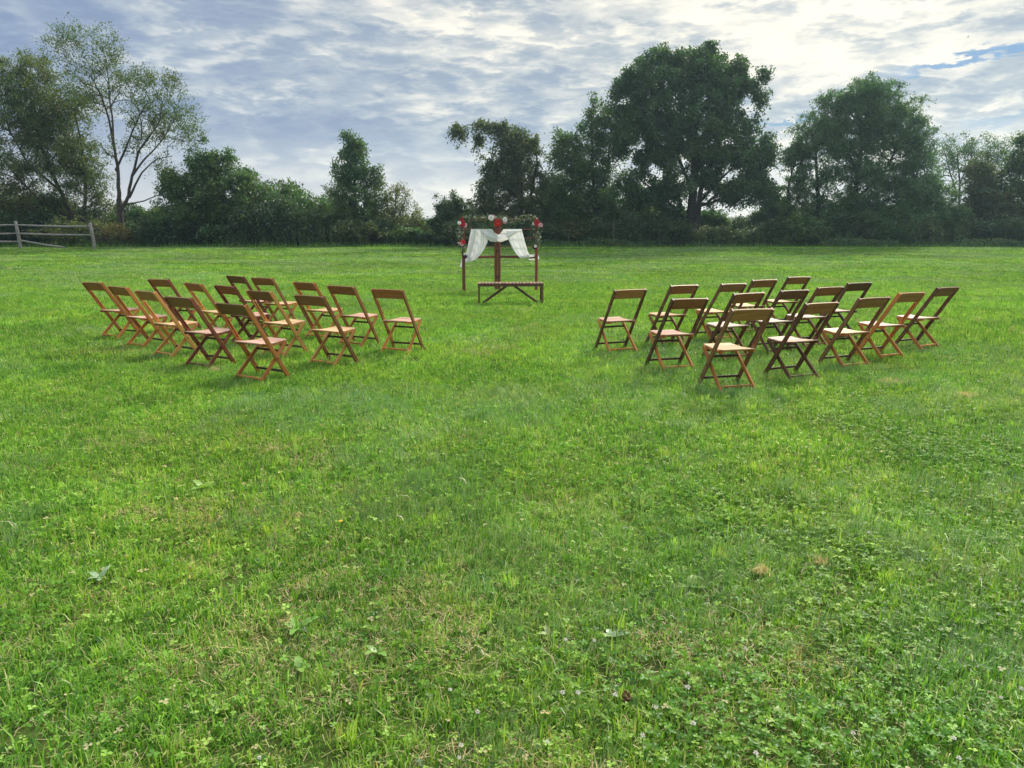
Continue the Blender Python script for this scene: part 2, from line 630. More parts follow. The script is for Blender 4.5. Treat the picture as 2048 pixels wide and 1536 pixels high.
def merge(*ds):
    vs, qs, ts, rs, o = [], [], [], [], 0
    for v, q, t, r in ds:
        vs.append(v); qs.append(q + o); ts.append(t + o); rs.append(r)
        o += len(v)
    return np.concatenate(vs), np.concatenate(qs), np.concatenate(ts), np.concatenate(rs)


def build_patches():
    i = 0
    for k in range(4):       # 0-3 common green grass with a few clover leaves
        patch(i, 'green_grass', merge(blades(2500, .38, .020, .060, .0028, .0056, 1.15, 20 + k, tuft=12, size=.018), blades(260, .38, .045, .095, .0036, .0070, 1.0, 60 + k, tuft=5), clover(44, .36, 150 + k), thatch(180, .38, 160 + k)), M['grass']); i += 1
    for k in range(3):       # 4-6 fine fescue, combed one way
        patch(i, 'fine_fescue', merge(blades(1150, .30, .03, .095, .0017, .0032, 1.0, 30 + k, comb=0.0, tuft=24), blades(60, .30, .05, .11, .003, .005, .8, 36 + k)), M['fescue']); i += 1
    for k in range(2):       # 7-8 dry
        patch(i, 'dry_grass', merge(blades(260, .22, .02, .07, .0018, .0034, 1.2, 40 + k), thatch(160, .24, 46 + k)), M['dry']); i += 1
    for k in range(3):       # 9-11 clover, thin
        patch(i, 'clover', clover(62, .22, 50 + k), M['clover']); i += 1
    for k in range(2):       # 12-13 coarse bright tufts
        patch(i, 'coarse_tuft', blades(46, .05, .045, .105, .004, .0078, .95, 70 + k, tuft=46, size=.03), M['grass']); i += 1
    for k in range(3):       # 14-16 middle distance
        patch(i, 'mid_grass', merge(blades(5400, .75, .020, .060, .0042, .008, 1.1, 80 + k, tuft=18, size=.032), blades(900, .75, .05, .095, .005, .009, .8, 85 + k, tuft=9, size=.03)), M['grass']); i += 1
    for k in range(2):       # 17-18 middle distance fescue
        patch(i, 'mid_fescue', blades(1600, .5, .03, .08, .003, .005, .95, 90 + k, comb=0.0, tuft=30, size=.04), M['fescue']); i += 1
    for k in range(2):       # 19-20 far, one in the bluer fescue colour to imitate distance haze
        patch(i, 'far_grass', blades(4200, 1.6, .03, .065, .009, .014, .75, 95 + k, tuft=10, size=.06), M['grass' if k else 'fescue']); i += 1


build_patches()


def lawn_points():
    P, rot, scl, idx = [], [], [], []

    def grid(y0, y1, step, pad, kmin=0.80, jit=.55):
        pts = []
        y = y0
        while y < y1:
            hw = y * kmin + pad
            n = int(2 * hw / step)
            x = -hw + step * (np.arange(n) + 0.5)
            px = x + rng.uniform(-jit, jit, n) * step
            py = y + rng.uniform(-jit, jit, n) * step
            pts.append(np.stack([px, py], -1))
            y += step
        return np.concatenate(pts)

    def put(xy, ids, s0=.8, s1=1.2, comb=None):
        n = len(xy)
        P.append(np.stack([xy[:, 0], xy[:, 1], ground_z(xy[:, 0], xy[:, 1])], -1))
        rot.append(rng.uniform(0, 6.283, n) if comb is None else comb + rng.normal(0, .5, n))
        scl.append(rng.uniform(s0, s1, n))
        idx.append(ids)

    def fields(xy):
        x, y = xy[:, 0], xy[:, 1]
        cl = fbm(x * .85 + 3.3, y * .85 + 1.2, 4)
        fe = fbm(x * .65 + 11.0, y * .65 + 5.0, 3)
        dr = fbm(x * 0.9 + 23.0, y * 0.9 + 9.0, 4)
        # the worn dry strip and the clover beds seen near the viewer
        for px, py, r, w in ((500, 1340, .34, .30), (590, 1260, .2, .22), (790, 1170, .18, .12), (1230, 1240, .18, .14), (120, 1250, .25, .12), (1580, 1330, .2, .10)):
            c = on_ground(px, py)
            dr = dr + w * np.exp(-((x - c.x) ** 2 + (y - c.y) ** 2) / (2 * r * r))
        for px, py, r, w in ((1150, 1450, .30, .20), (1800, 1250, .45, .20), (820, 1280, .16, .16), (100, 1450, .2, .12), (1900, 1470, .3, .12), (1500, 1460, .2, .14), (1000, 900, .9, .10), (1600, 1000, .8, .10), (1020, 720, 1.2, .08)):
            c = on_ground(px, py)
            cl = cl + w * np.exp(-((x - c.x) ** 2 + (y - c.y) ** 2) / (2 * r * r))
        cm = fbm(x * .5 + 2, y * .5 + 8, 2) * 12
        return cl, fe, dr, cm

    # near: one close layer of grass, then fescue, dry, clover and coarse tufts among it
    g = grid(1.0, 7.8, .44, .6, jit=.22)
    put(g, rng.integers(0, 4, len(g)), .85, 1.12)
    g = grid(1.1, 7.8, .30, .5)
    cl, fe, dr, cm = fields(g)
    n = len(g)
    m = rng.random(n) < np.clip((fe - .47) * 5, .03, .9)
    put(g[m], rng.integers(4, 7, m.sum()), .75, 1.15, cm[m])
    g = grid(1.1, 7.8, .19, .5)
    cl, fe, dr, cm = fields(g)
    n = len(g)
    for rep_ in range(2):
        c = g[rng.random(n) < np.clip((cl - .56) * 2.0, 0.02, .42)] + rng.normal(0, .06, 2)
        put(c, rng.integers(9, 12, len(c)), .75, 1.25)
    c = g[rng.random(n) < np.clip((dr - .62) * 2.6, 0.01, .6)] + .06
    put(c, rng.integers(7, 9, len(c)), .7, 1.2)
    c = g[rng.random(n) < .16] + .03
    put(c, rng.integers(12, 14, len(c)), .6, 1.1)
    # middle
    g = grid(7.4, 21, .88, 1.0, jit=.22)
    put(g, rng.integers(14, 17, len(g)), .85, 1.12)
    g = grid(7.6, 20.5, .52, .8)
    cl, fe, dr, cm = fields(g)
    n = len(g)
    m = rng.random(n) < np.clip((fe - .48) * 5, .02, .9)
    put(g[m], rng.integers(17, 19, m.sum()), .8, 1.15, cm[m])
    g = grid(7.6, 14, .34, .6)
    cl, fe, dr, cm = fields(g)
    n = len(g)
    c = g[rng.random(n) < np.clip((dr - .64) * 2.4, 0, .5)]
    put(c, rng.integers(7, 9, len(c)), 1.0, 1.5)
    c = g[rng.random(n) < np.clip((cl - .58) * 2.0, .01, .35)]
    put(c, rng.integers(9, 12, len(c)), 1.0, 1.5)
    # far
    g = grid(20.4, 39.6, 1.2, 3.0, jit=.5)
    put(g, rng.integers(19, 21, len(g)), .85, 1.15)
    return np.concatenate(P), np.concatenate(rot), np.concatenate(scl), np.concatenate(idx)


def build_grass():
    P, rot, scl, idx = lawn_points()
    me = bpy.data.meshes.new('lawn_grass')
    me.vertices.add(len(P))
    me.vertices.foreach_set('co', P.astype(np.float32).ravel())
    for nm, arr, ty in (('rot', rot, 'FLOAT'), ('scl', scl, 'FLOAT'), ('pick', idx, 'INT')):
        a = me.attributes.new(nm, ty, 'POINT')
        a.data.foreach_set('value', arr.astype(np.int32 if ty == 'INT' else np.float32))
    o = add('lawn_grass', me)
    tag(o, 'short mown green grass with clover covering the whole lawn', 'grass', kind='stuff')
    ng = bpy.data.node_groups.new('scatter_patches', 'GeometryNodeTree')
    ng.interface.new_socket('Geometry', in_out='INPUT', socket_type='NodeSocketGeometry')
    ng.interface.new_socket('Geometry', in_out='OUTPUT', socket_type='NodeSocketGeometry')
    N, L = ng.nodes, ng.links
    gi, go = N.new('NodeGroupInput'), N.new('NodeGroupOutput')
    ci = N.new('GeometryNodeCollectionInfo')
    ci.inputs['Collection'].default_value = patch_col
    ci.inputs['Separate Children'].default_value = True
    ci.inputs['Reset Children'].default_value = True

    def attr(nm, ty):
        a = N.new('GeometryNodeInputNamedAttribute')
        a.data_type = ty
        a.inputs['Name'].default_value = nm
        return a.outputs['Attribute']
    iop = N.new('GeometryNodeInstanceOnPoints')
    iop.inputs['Pick Instance'].default_value = True
    L.new(gi.outputs[0], iop.inputs['Points'])
    L.new(ci.outputs[0], iop.inputs['Instance'])
    L.new(attr('pick', 'INT'), iop.inputs['Instance Index'])
    cx = N.new('ShaderNodeCombineXYZ')
    L.new(attr('rot', 'FLOAT'), cx.inputs[2])
    L.new(cx.outputs[0], iop.inputs['Rotation'])
    L.new(attr('scl', 'FLOAT'), iop.inputs['Scale'])
    L.new(iop.outputs[0], go.inputs[0])
    md = o.modifiers.new('scatter', 'NODES')
    md.node_group = ng
    return o


build_grass()

# ------------------------------------------------------------------ trees and shrubs
F_MAPLE = leafy('maple_leaf', [(0, (0.0454, 0.1071, 0.0371)), (.5, (0.0680, 0.1521, 0.0473)), (1, (0.1135, 0.2161, 0.0641))], .40, .05, .35, ((.8, .95, 1.05), (1.2, 1.05, .85)))
F_LOCUST = leafy('locust_leaf', [(0, (0.0530, 0.1297, 0.0506)), (.5, (0.0832, 0.1815, 0.0641)), (1, (0.1286, 0.2506, 0.0810))], .45, .05, .35, ((.8, .95, 1.05), (1.2, 1.05, .85)))
F_OPEN = leafy('willowy_leaf', [(0, (0.0680, 0.1210, 0.0405)), (.5, (0.0983, 0.1693, 0.0506)), (.85, (0.1512, 0.2161, 0.0607)), (1, (0.2268, 0.1901, 0.0759))], .43, .05, .4, ((.85, .98, .95), (1.25, 1.02, .8)))
F_MID = leafy('hedgerow_leaf', [(0, (0.0530, 0.1210, 0.0405)), (.5, (0.0832, 0.1728, 0.0506)), (1, (0.1437, 0.2506, 0.0709))], .42, .05, .5, ((.75, .95, .95), (1.3, 1.06, .8)))
F_DARK = leafy('dark_shrub_leaf', [(0, (0.0333, 0.0777, 0.0304)), (.5, (0.0544, 0.1140, 0.0405)), (1, (0.0907, 0.1642, 0.0540))], .40, .05, .5, ((.8, .95, 1.0), (1.2, 1.05, .85)))
F_VINE = leafy('vine_leaf', [(0, (0.0605, 0.1071, 0.0371)), (.6, (0.0983, 0.1555, 0.0473)), (.9, (0.1663, 0.1988, 0.0591)), (1, (0.2268, 0.1297, 0.0591))], .42, .05, .5)
F_BROWN = leafy('russet_leaf', [(0, (0.0784, 0.1152, 0.0438)), (.5, (0.1120, 0.1280, 0.0438)), (.75, (0.1904, 0.1280, 0.0438)), (1, (0.3360, 0.1664, 0.0500))], .35, .04, .8)
F_OLIVE = leafy('olive_leaf', [(0, (0.0983, 0.1348, 0.0506)), (.5, (0.1512, 0.1988, 0.0709)), (1, (0.2570, 0.2506, 0.1098))], .43, .05, .6)
F_BRIGHT = leafy('bright_weed_leaf', [(0, (0.1058, 0.2592, 0.0506)), (.5, (0.1663, 0.3456, 0.0675)), (1, (0.3024, 0.4838, 0.1013))], .38, .06, .6)


def leaves_mesh(name, C, D, Nn, ln, wd, rnd):
    """diamond leaves, a little folded along the midrib"""
    D = D / (np.linalg.norm(D, axis=1)[:, None] + 1e-9)
    S = np.cross(D, Nn)
    S /= np.linalg.norm(S, axis=1)[:, None] + 1e-9
    U = np.cross(S, D)
    n = len(C)
    V = np.zeros((n, 4, 3))
    ln, wd = ln[:, None], wd[:, None]
    V[:, 0] = C - D * ln * .5
    V[:, 1] = C + S * wd * .5 + U * wd * .12 - D * ln * .05
    V[:, 2] = C + D * ln * .5
    V[:, 3] = C - S * wd * .5 + U * wd * .12 - D * ln * .05
    q = np.arange(n)[:, None] * 4 + np.array([0, 1, 2, 3])
    return fast_mesh(name, V.reshape(-1, 3), q, None, {'rnd': np.repeat(rnd, 4)})


def grow(base, stems, clumps, seed, tip=0.010, up_pen=0.9, power=0.46):
    """limbs from the stems out to every clump; returns tube arrays and the outward direction at each clump"""
    g = np.random.default_rng(seed)
    pos, par, rad = [], [], []
    chains = []
    for path, r0, r1 in stems:
        P = np.asarray(path, float)
        seg = np.linalg.norm(np.diff(P, axis=0), axis=1)
        s = np.concatenate([[0], np.cumsum(seg)])
        m = max(3, int(s[-1] / .35))
        u = np.linspace(0, s[-1], m)
        Q = np.stack([np.interp(u, s, P[:, k]) for k in range(3)], -1)
        wob = np.cumsum(g.normal(0, .018, (m, 3)), axis=0)
        wob -= np.linspace(0, 1, m)[:, None] * wob[-1]
        Q += wob * np.array([1, 1, .3])
        ch = []
        start = -1
        if pos:
            d = np.linalg.norm(np.array(pos) - Q[0], axis=1)
            j = int(d.argmin())
            if d[j] < .8:
                start = j
        for k in range(m):
            pos.append(Q[k]); par.append(start if k == 0 else len(pos) - 2)
            rad.append(r0 + (r1 - r0) * (k / (m - 1)) ** .8)
            ch.append(len(pos) - 1)
        chains.append(([start] if start >= 0 else []) + ch)
    nstem = len(pos)
    order = np.argsort([np.min(np.linalg.norm(np.array(pos) - c, axis=1)) for c in clumps])
    outd = np.zeros((len(clumps), 3))
    count = {}
    for ci in order:
        c = clumps[ci]
        A = np.array(pos)
        d = np.linalg.norm(A - c, axis=1) + up_pen * np.maximum(0, A[:, 2] - c[2] + .25)
        j = int(d.argmin())
        p0 = A[j]
        L = np.linalg.norm(c - p0)
        m = max(2, int(L / .45) + 1)
        u = np.linspace(0, 1, m + 1)[1:]
        path = p0 + (c - p0) * u[:, None]
        path[:, 2] += np.sin(u * np.pi) * L * g.uniform(-.03, .12)
        path[:-1] += g.normal(0, .05 * min(1, L), (m - 1, 3)) if m > 1 else 0
        ch = [j]
        for k in range(m):
            pos.append(path[k]); par.append(ch[-1]); rad.append(0.0)
            ch.append(len(pos) - 1)
        chains.append(ch)
        outd[ci] = (path[-1] - (path[-2] if m > 1 else p0))
    cnt = np.zeros(len(pos))
    for i in range(len(pos) - 1, -1, -1):
        cnt[i] += 1
        if par[i] >= 0:
            cnt[par[i]] += cnt[i]
    pr = tip * cnt ** power
    R_ = np.array(rad)
    for i in range(nstem):
        pr[i] = R_[i]
    for i in range(nstem, len(pos)):
        pr[i] = min(pr[i], pr[par[i]] * .85) if par[i] >= 0 else pr[i]
    pos = np.array(pos)
    tubes = []
    for k, ch in enumerate(chains):
        if len(ch) < 2:
            continue
        rr = pr[ch].copy()
        rr[0] = min(rr[0], rr[1] * 1.25)
        tubes.append(tube_arrays(pos[ch], rr, 8 if k < len(stems) else 5))
    outd /= np.linalg.norm(outd, axis=1)[:, None] + 1e-9
    return tubes, len(stems), outd


def foliage(clumps, outd, g, per, shoots, reach, leaf, ratio, droop=0.15, spread=.10, feather=False, size=None):
    """leaves along short shoots that leave each clump"""
    n = len(clumps)
    C, D, Nn = [], [], []
    for s in range(shoots):
        d = outd * .7 + g.normal(0, .75, (n, 3)) + np.array([0, 0, .25])
        d /= np.linalg.norm(d, axis=1)[:, None]
        ln = reach * g.uniform(.5, 1.25, (n, 1))
        k = max(1, per // shoots)
        for j in range(k):
            u = (j + g.random((n, 1))) / k
            p = clumps + d * ln * u
            p = p + np.array([0, 0, -1.0]) * (u * u) * droop * ln * 2
            sp = spread if not feather else spread * .8
            p = p + g.normal(0, 1, (n, 3)) * sp * (1.1 - .4 * u)
            C.append(p)
            dd = d + g.normal(0, .7, (n, 3)) + np.array([0, 0, -droop * 1.6])
            D.append(dd)
            Nn.append(g.normal(0, .55, (n, 3)) + np.array([0, 0, .8]))
    C, D, Nn = np.concatenate(C), np.concatenate(D), np.concatenate(Nn)
    N_ = len(C)
    ln = leaf * g.uniform(.65, 1.3, N_)
    return C, D, Nn, ln, ln * ratio * g.uniform(.8, 1.2, N_), g.random(N_)


def blob_points(blobs, Y, g, lump=.3):
    out = []
    k = m_per_px(Y)
    for b in blobs:
        px, py, rx, ry, n = b[:5]
        dep = b[5] if len(b) > 5 else .8
        c = np.array(at_dist(px, py, Y))
        R3 = np.array([rx * k, rx * k * dep, ry * k])
        m = max(3, int(n * lump))
        v = g.normal(0, 1, (m, 3))
        v /= np.linalg.norm(v, axis=1)[:, None]
        cen = v * (g.random(m) ** .4)[:, None] * .92
        pick = g.integers(0, m, n)
        p = cen[pick] + g.normal(0, .15, (n, 3))
        out.append(c + p * R3)
    return np.concatenate(out)


def make_tree(name, label, cat, Y, stems, blobs, leafmat, seed, per=90, shoots=6, reach=.55, leaf=.15, ratio=.62,
              droop=.15, spread=.1, bark='bark', group=None, tip=.010, feather=False, up_pen=.9, part='crown', lump=.3):
    """stems: [(pixels, radius at start, radius at end)]; the first one starts on the ground"""
    g = np.random.default_rng(seed)
    b0 = at_dist(stems[0][0][0][0], stems[0][0][0][1], Y)
    base = Vector((b0.x, Y, float(ground_z(b0.x, Y))))
    S = []
    for i, (pix, r0, r1) in enumerate(stems):
        pts = []
        for q in pix:
            w = at_dist(q[0], q[1], Y + (q[2] if len(q) > 2 else 0))
            pts.append(w)
        if pix[0][1] > 470:
            gx = pts[0].x
            pts[0] = Vector((gx, pts[0].y, float(ground_z(gx, pts[0].y)) - .05))
        S.append((pts, r0, r1))
    cl = blob_points(blobs, Y, g, lump)
    cl = cl[cl[:, 2] > base.z + .25]
    tubes, ns, outd = grow(base, S, cl, seed + 1, tip, up_pen)
    root = empty(name, base)
    tag(root, label, cat, group)
    o3 = np.array(base)
    v, q = join_arrays(tubes)
    me = fast_mesh('trunk', v - o3, q)
    me.polygons.foreach_set('use_smooth', [True] * len(me.polygons))
    add('trunk', me, M[bark], root)
    C, D, Nn, ln, wd, rn = foliage(cl, outd, g, per, shoots, reach, leaf, ratio, droop, spread, feather)
    keep = C[:, 2] > base.z + .03
    me = leaves_mesh('crown', C[keep] - o3, D[keep], Nn[keep], ln[keep], wd[keep], rn[keep])
    add(part, me, leafmat, root)
    return root


TY = 42.0
# tall open tree by the fence
make_tree('open_crowned_tree', 'tall open tree with bare forked grey trunk and lacy thin crown behind the fence', 'tree', 41.5,
          [([(240, 492), (241, 440), (238, 400)], .18, .145),
           ([(238, 400), (233, 340), (226, 290), (218, 235), (200, 190), (182, 150)], .115, .025),
           ([(233, 340), (246, 310), (262, 270), (280, 230), (300, 200)], .07, .02),
           ([(226, 290), (224, 240), (215, 180), (212, 120)], .065, .015),
           ([(240, 425), (258, 395), (266, 350), (280, 300), (318, 250), (325, 205)], .105, .025),
           ([(266, 350), (290, 318), (325, 280), (352, 235)], .065, .015),
           ([(258, 395), (285, 345), (312, 318), (345, 312)], .07, .02),
           ([(246, 410), (290, 402), (330, 385)], .05, .02),
           ([(262, 270), (283, 285), (284, 250), (276, 215)], .05, .02)],
          [(205, 170, 75, 55, 80), (150, 100, 62, 45, 39), (215, 105, 40, 40, 30), (165, 205, 60, 60, 46), (265, 170, 50, 40, 39), (320, 205, 60, 45, 60),
           (350, 250, 55, 45, 55), (300, 250, 55, 40, 46), (380, 250, 40, 32, 21), (345, 165, 20, 22, 10), (155, 75, 28, 24, 10), (120, 85, 25, 18, 8),
           (255, 300, 30, 30, 14), (340, 330, 35, 28, 14), (205, 300, 30, 40, 14), (95, 115, 22, 14, 6)],
          F_OPEN, 101, lump=.6, per=54, shoots=5, reach=.75, leaf=.11, ratio=.48, droop=.15, spread=.09, tip=.0085)
# bushy tree at the end of the rail fence
make_tree('bushy_tree', 'bushy spreading tree of several stems rising behind the rail fence', 'tree', 43.0,
          [([(158, 492), (150, 440), (120, 380), (85, 300), (60, 220)], .16, .05),
           ([(158, 492), (168, 430), (172, 370), (165, 300), (150, 230)], .13, .04),
           ([(150, 440), (90, 410), (40, 360), (-10, 300)], .10, .04),
           ([(120, 380), (60, 330), (20, 260), (0, 180)], .08, .03)],
          [(60, 230, 95, 85, 165), (20, 170, 50, 45, 51), (110, 200, 55, 60, 75), (-60, 260, 90, 110, 135), (80, 330, 110, 70, 165), (150, 320, 45, 70, 68),
           (20, 400, 120, 50, 120), (150, 420, 55, 50, 57), (-100, 380, 90, 70, 90), (60, 150, 45, 32, 40), (185, 380, 30, 60, 40), (100, 270, 70, 60, 80)],
          F_OPEN, 111, lump=.6, per=96, shoots=6, reach=.6, leaf=.12, ratio=.5, droop=.22, spread=.12)
# rounded trees between the open tree and the slender one
make_tree('rounded_tree', 'broad rounded dark green tree next to the tall open tree', 'tree', 42.0,
          [([(425, 492), (425, 440), (418, 380), (420, 320)], .16, .05),
           ([(425, 440), (460, 400), (490, 360)], .09, .03), ([(425, 430), (385, 390), (360, 350)], .09, .03)],
          [(420, 325, 45, 40, 69), (395, 380, 75, 50, 126), (455, 380, 75, 50, 115), (500, 370, 42, 38, 41), (360, 400, 40, 60, 57), (430, 440, 110, 45, 126), (340, 350, 20, 20, 9)],
          F_MID, 121, lump=.4, per=100, shoots=6, reach=.55, leaf=.135, ratio=.55, droop=.2, spread=.12)
make_tree('slender_tree', 'slender upright tree with pointed leafy top standing alone above the hedgerow', 'tree', 42.5,
          [([(708, 492), (709, 430), (710, 350), (707, 280)], .13, .03), ([(709, 420), (680, 370), (668, 330)], .05, .02), ([(709, 400), (738, 360), (750, 330)], .05, .02)],
          [(699, 288, 13, 24, 22), (716, 290, 12, 22, 20), (707, 315, 24, 24, 44), (700, 345, 38, 35, 81), (720, 350, 36, 35, 65), (705, 400, 58, 38, 120), (735, 395, 35, 38, 44), (705, 450, 70, 38, 117), (662, 385, 16, 12, 6), (752, 355, 12, 22, 12), (692, 275, 8, 14, 5)],
          F_MID, 131, lump=.6, per=50, shoots=5, reach=.42, leaf=.125, ratio=.55, droop=.15, spread=.10)
make_tree('thin_olive_tree', 'small thin olive brown tree beside the slender upright tree', 'tree', 43.0,
          [([(790, 492), (790, 440), (792, 400)], .07, .03), ([(790, 450), (775, 410), (770, 385)], .04, .015), ([(790, 445), (808, 405), (815, 385)], .04, .015)],
          [(790, 395, 34, 32, 46), (778, 430, 42, 30, 44), (815, 430, 28, 28, 26), (790, 460, 45, 25, 36)],
          F_OLIVE, 141, per=42, shoots=5, reach=.42, leaf=.11, ratio=.5, droop=.1, spread=.10, tip=.008)
make_tree('round_bush', 'round dark evergreen bush just beside the flower arch', 'bush', 42.0,
          [([(900, 490), (900, 450), (900, 420)], .09, .03), ([(900, 460), (882, 430), (880, 410)], .05, .02), ([(900, 455), (918, 430), (920, 410)], .05, .02)],
          [(898, 420, 30, 30, 60), (885, 450, 26, 36, 46), (918, 445, 24, 40, 46)],
          F_DARK, 151, per=76, shoots=5, reach=.32, leaf=.12, ratio=.5, droop=.05, spread=.10)
# tree hung with vines behind the arch
make_tree('vine_covered_tree', 'vine hung tree with one long limb arching over, behind the flower arch', 'tree', 42.5,
          [([(1045, 492), (1043, 430), (1040, 360), (1035, 300), (1020, 268)], .22, .08),
           ([(1035, 300), (1000, 272), (970, 252), (940, 248), (910, 262)], .07, .015),
           ([(1045, 440), (1065, 380), (1075, 330), (1072, 300)], .12, .04),
           ([(1040, 400), (1005, 370), (985, 350)], .09, .03)],
          [(1030, 290, 34, 34, 62), (1055, 310, 30, 40, 48), (1010, 265, 30, 16, 26), (970, 250, 28, 11, 18), (925, 268, 22, 18, 14), (955, 275, 16, 14, 8),
           (1000, 340, 38, 36, 72), (1045, 370, 42, 55, 96), (985, 395, 42, 40, 72), (1060, 430, 46, 48, 77), (995, 450, 52, 36, 72), (1090, 400, 18, 40, 19)],
          F_VINE, 161, lump=.5, per=92, shoots=6, reach=.48, leaf=.125, ratio=.62, droop=.45, spread=.11, bark='bark_dark')
make_tree('sprig_topped_tree', 'mid sized leafy tree with thin upright sprigs, between vine covered tree and big maple', 'tree', 43.0,
          [([(1190, 492), (1190, 430), (1185, 350), (1183, 280), (1184, 205)], .16, .012),
           ([(1190, 440), (1150, 380), (1130, 310)], .10, .03), ([(1190, 400), (1215, 330), (1222, 260), (1225, 220)], .08, .012)],
          [(1130, 300, 32, 36, 60), (1160, 330, 50, 40, 79), (1185, 270, 30, 40, 34), (1184, 215, 9, 22, 8), (1215, 250, 30, 35, 34), (1225, 300, 32, 50, 53),
           (1140, 380, 55, 50, 120), (1210, 390, 60, 55, 132), (1150, 445, 70, 42, 115), (1240, 445, 60, 45, 84)],
          F_MID, 171, lump=.5, per=84, shoots=6, reach=.5, leaf=.13, ratio=.58, droop=.22, spread=.12)
# big maple
make_tree('big_maple_tree', 'biggest tree of all, broad dense dark maple with many lobed crown', 'tree', 42.0,
          [([(1378, 494), (1380, 440), (1385, 380), (1390, 300), (1392, 220), (1395, 150)], .34, .06),
           ([(1372, 492), (1366, 430), (1350, 370), (1320, 300), (1295, 240)], .20, .05),
           ([(1392, 492), (1398, 430), (1405, 370), (1440, 290), (1470, 210)], .20, .05),
           ([(1385, 380), (1350, 300), (1335, 220), (1325, 160)], .12, .04),
           ([(1402, 400), (1450, 350), (1490, 310)], .10, .03),
           ([(1366, 430), (1320, 390), (1280, 360)], .09, .03)],
          [(1275, 372, 36, 36, 48), (1325, 392, 42, 30, 44), (1530, 390, 26, 32, 28), (1345, 425, 34, 26, 30), (1310, 155, 58, 50, 110), (1260, 190, 38, 42, 57), (1395, 134, 52, 38, 90), (1400, 180, 70, 55, 126), (1478, 160, 44, 46, 76), (1515, 175, 22, 30, 23),
           (1300, 230, 70, 55, 143), (1380, 260, 85, 50, 133), (1470, 235, 50, 45, 80), (1280, 290, 42, 45, 67), (1340, 315, 62, 36, 76), (1440, 310, 70, 48, 115),
           (1500, 300, 42, 44, 67), (1520, 345, 30, 32, 39), (1360, 370, 60, 26, 48), (1440, 370, 58, 34, 64), (1490, 380, 46, 34, 51), (1250, 240, 22, 30, 21), (1415, 110, 25, 16, 16), (1330, 116, 14, 12, 6)],
          F_MAPLE, 181, lump=.25, per=92, shoots=6, reach=.42, leaf=.135, ratio=.72, droop=.18, spread=.13, bark='bark_dark')
# locust
make_tree('feathery_locust_tree', 'wide feathery locust tree in layered sprays, right of the big maple', 'tree', 42.5,
          [([(1640, 494), (1638, 430), (1636, 370), (1632, 310), (1640, 250)], .17, .04),
           ([(1715, 494), (1712, 420), (1716, 340), (1730, 260), (1742, 190)], .20, .05),
           ([(1580, 492), (1578, 430), (1576, 370), (1592, 320)], .13, .03),
           ([(1712, 400), (1770, 340), (1810, 270)], .10, .03), ([(1716, 350), (1680, 270), (1672, 200)], .09, .03), ([(1715, 430), (1790, 390), (1850, 350)], .08, .03)],
          [(1740, 185, 50, 32, 103), (1680, 205, 42, 30, 65), (1790, 225, 45, 32, 84), (1720, 240, 70, 32, 130), (1640, 255, 48, 26, 71), (1830, 275, 38, 34, 74), (1610, 290, 36, 20, 42),
           (1760, 285, 75, 30, 126), (1670, 300, 60, 24, 78), (1590, 320, 32, 24, 46), (1830, 330, 46, 36, 91), (1720, 345, 80, 26, 107), (1630, 355, 46, 30, 59), (1585, 385, 30, 44, 55),
           (1790, 385, 80, 36, 146), (1860, 390, 46, 40, 82), (1700, 410, 60, 36, 101), (1640, 420, 40, 34, 46), (1760, 445, 110, 36, 178), (1880, 445, 50, 42, 74), (1900, 420, 26, 30, 26)],
          F_LOCUST, 191, per=102, shoots=6, reach=.66, lump=.7, leaf=.125, ratio=.42, droop=.26, spread=.085, feather=True, bark='bark_dark')
# beyond the locust
make_tree('sparse_pale_tree', 'sparse pale tree with thin twigs showing sky, beyond the locust', 'tree', 47.0,
          [([(1915, 488), (1915, 420), (1918, 360), (1915, 310)], .12, .03), ([(1918, 370), (1940, 320), (1950, 290)], .05, .015), ([(1916, 390), (1895, 330), (1888, 300)], .05, .015)],
          [(1915, 300, 40, 30, 61), (1890, 320, 28, 30, 32), (1960, 300, 34, 26, 40), (1930, 350, 50, 36, 61), (1990, 310, 30, 34, 43), (2010, 295, 20, 22, 22)],
          F_LOCUST, 201, lump=.7, per=36, shoots=5, reach=.55, leaf=.11, ratio=.5, droop=.12, spread=.1, tip=.008)
make_tree('vine_wrapped_snag', 'stout column of dark vines wrapped round a dead trunk, beside the sparse pale tree', 'tree', 43.5,
          [([(1975, 492), (1973, 430), (1970, 370), (1968, 335)], .16, .06), ([(1973, 430), (2000, 390), (2004, 360)], .06, .02)],
          [(1968, 345, 32, 34, 56), (1960, 395, 38, 40, 62), (1990, 390, 34, 44, 50), (1970, 445, 58, 40, 78), (2010, 430, 34, 46, 40)],
          F_VINE, 211, per=84, shoots=6, reach=.42, leaf=.15, ratio=.65, droop=.4, spread=.12, bark='bark_dark')
make_tree('leaning_leafy_tree', 'loose light green tree beside the vine wrapped snag', 'tree', 44.0,
          [([(2060, 492), (2058, 420), (2055, 350), (2062, 300)], .15, .04), ([(2058, 420), (2025, 370), (2015, 330)], .08, .02)],
          [(2050, 305, 40, 34, 44), (2030, 350, 36, 40, 44), (2080, 340, 60, 60, 70), (2040, 410, 46, 50, 60), (2110, 420, 60, 60, 60), (2150, 340, 50, 60, 40)],
          F_MID, 221, per=72, shoots=6, reach=.5, leaf=.15, ratio=.6, droop=.2, spread=.12)


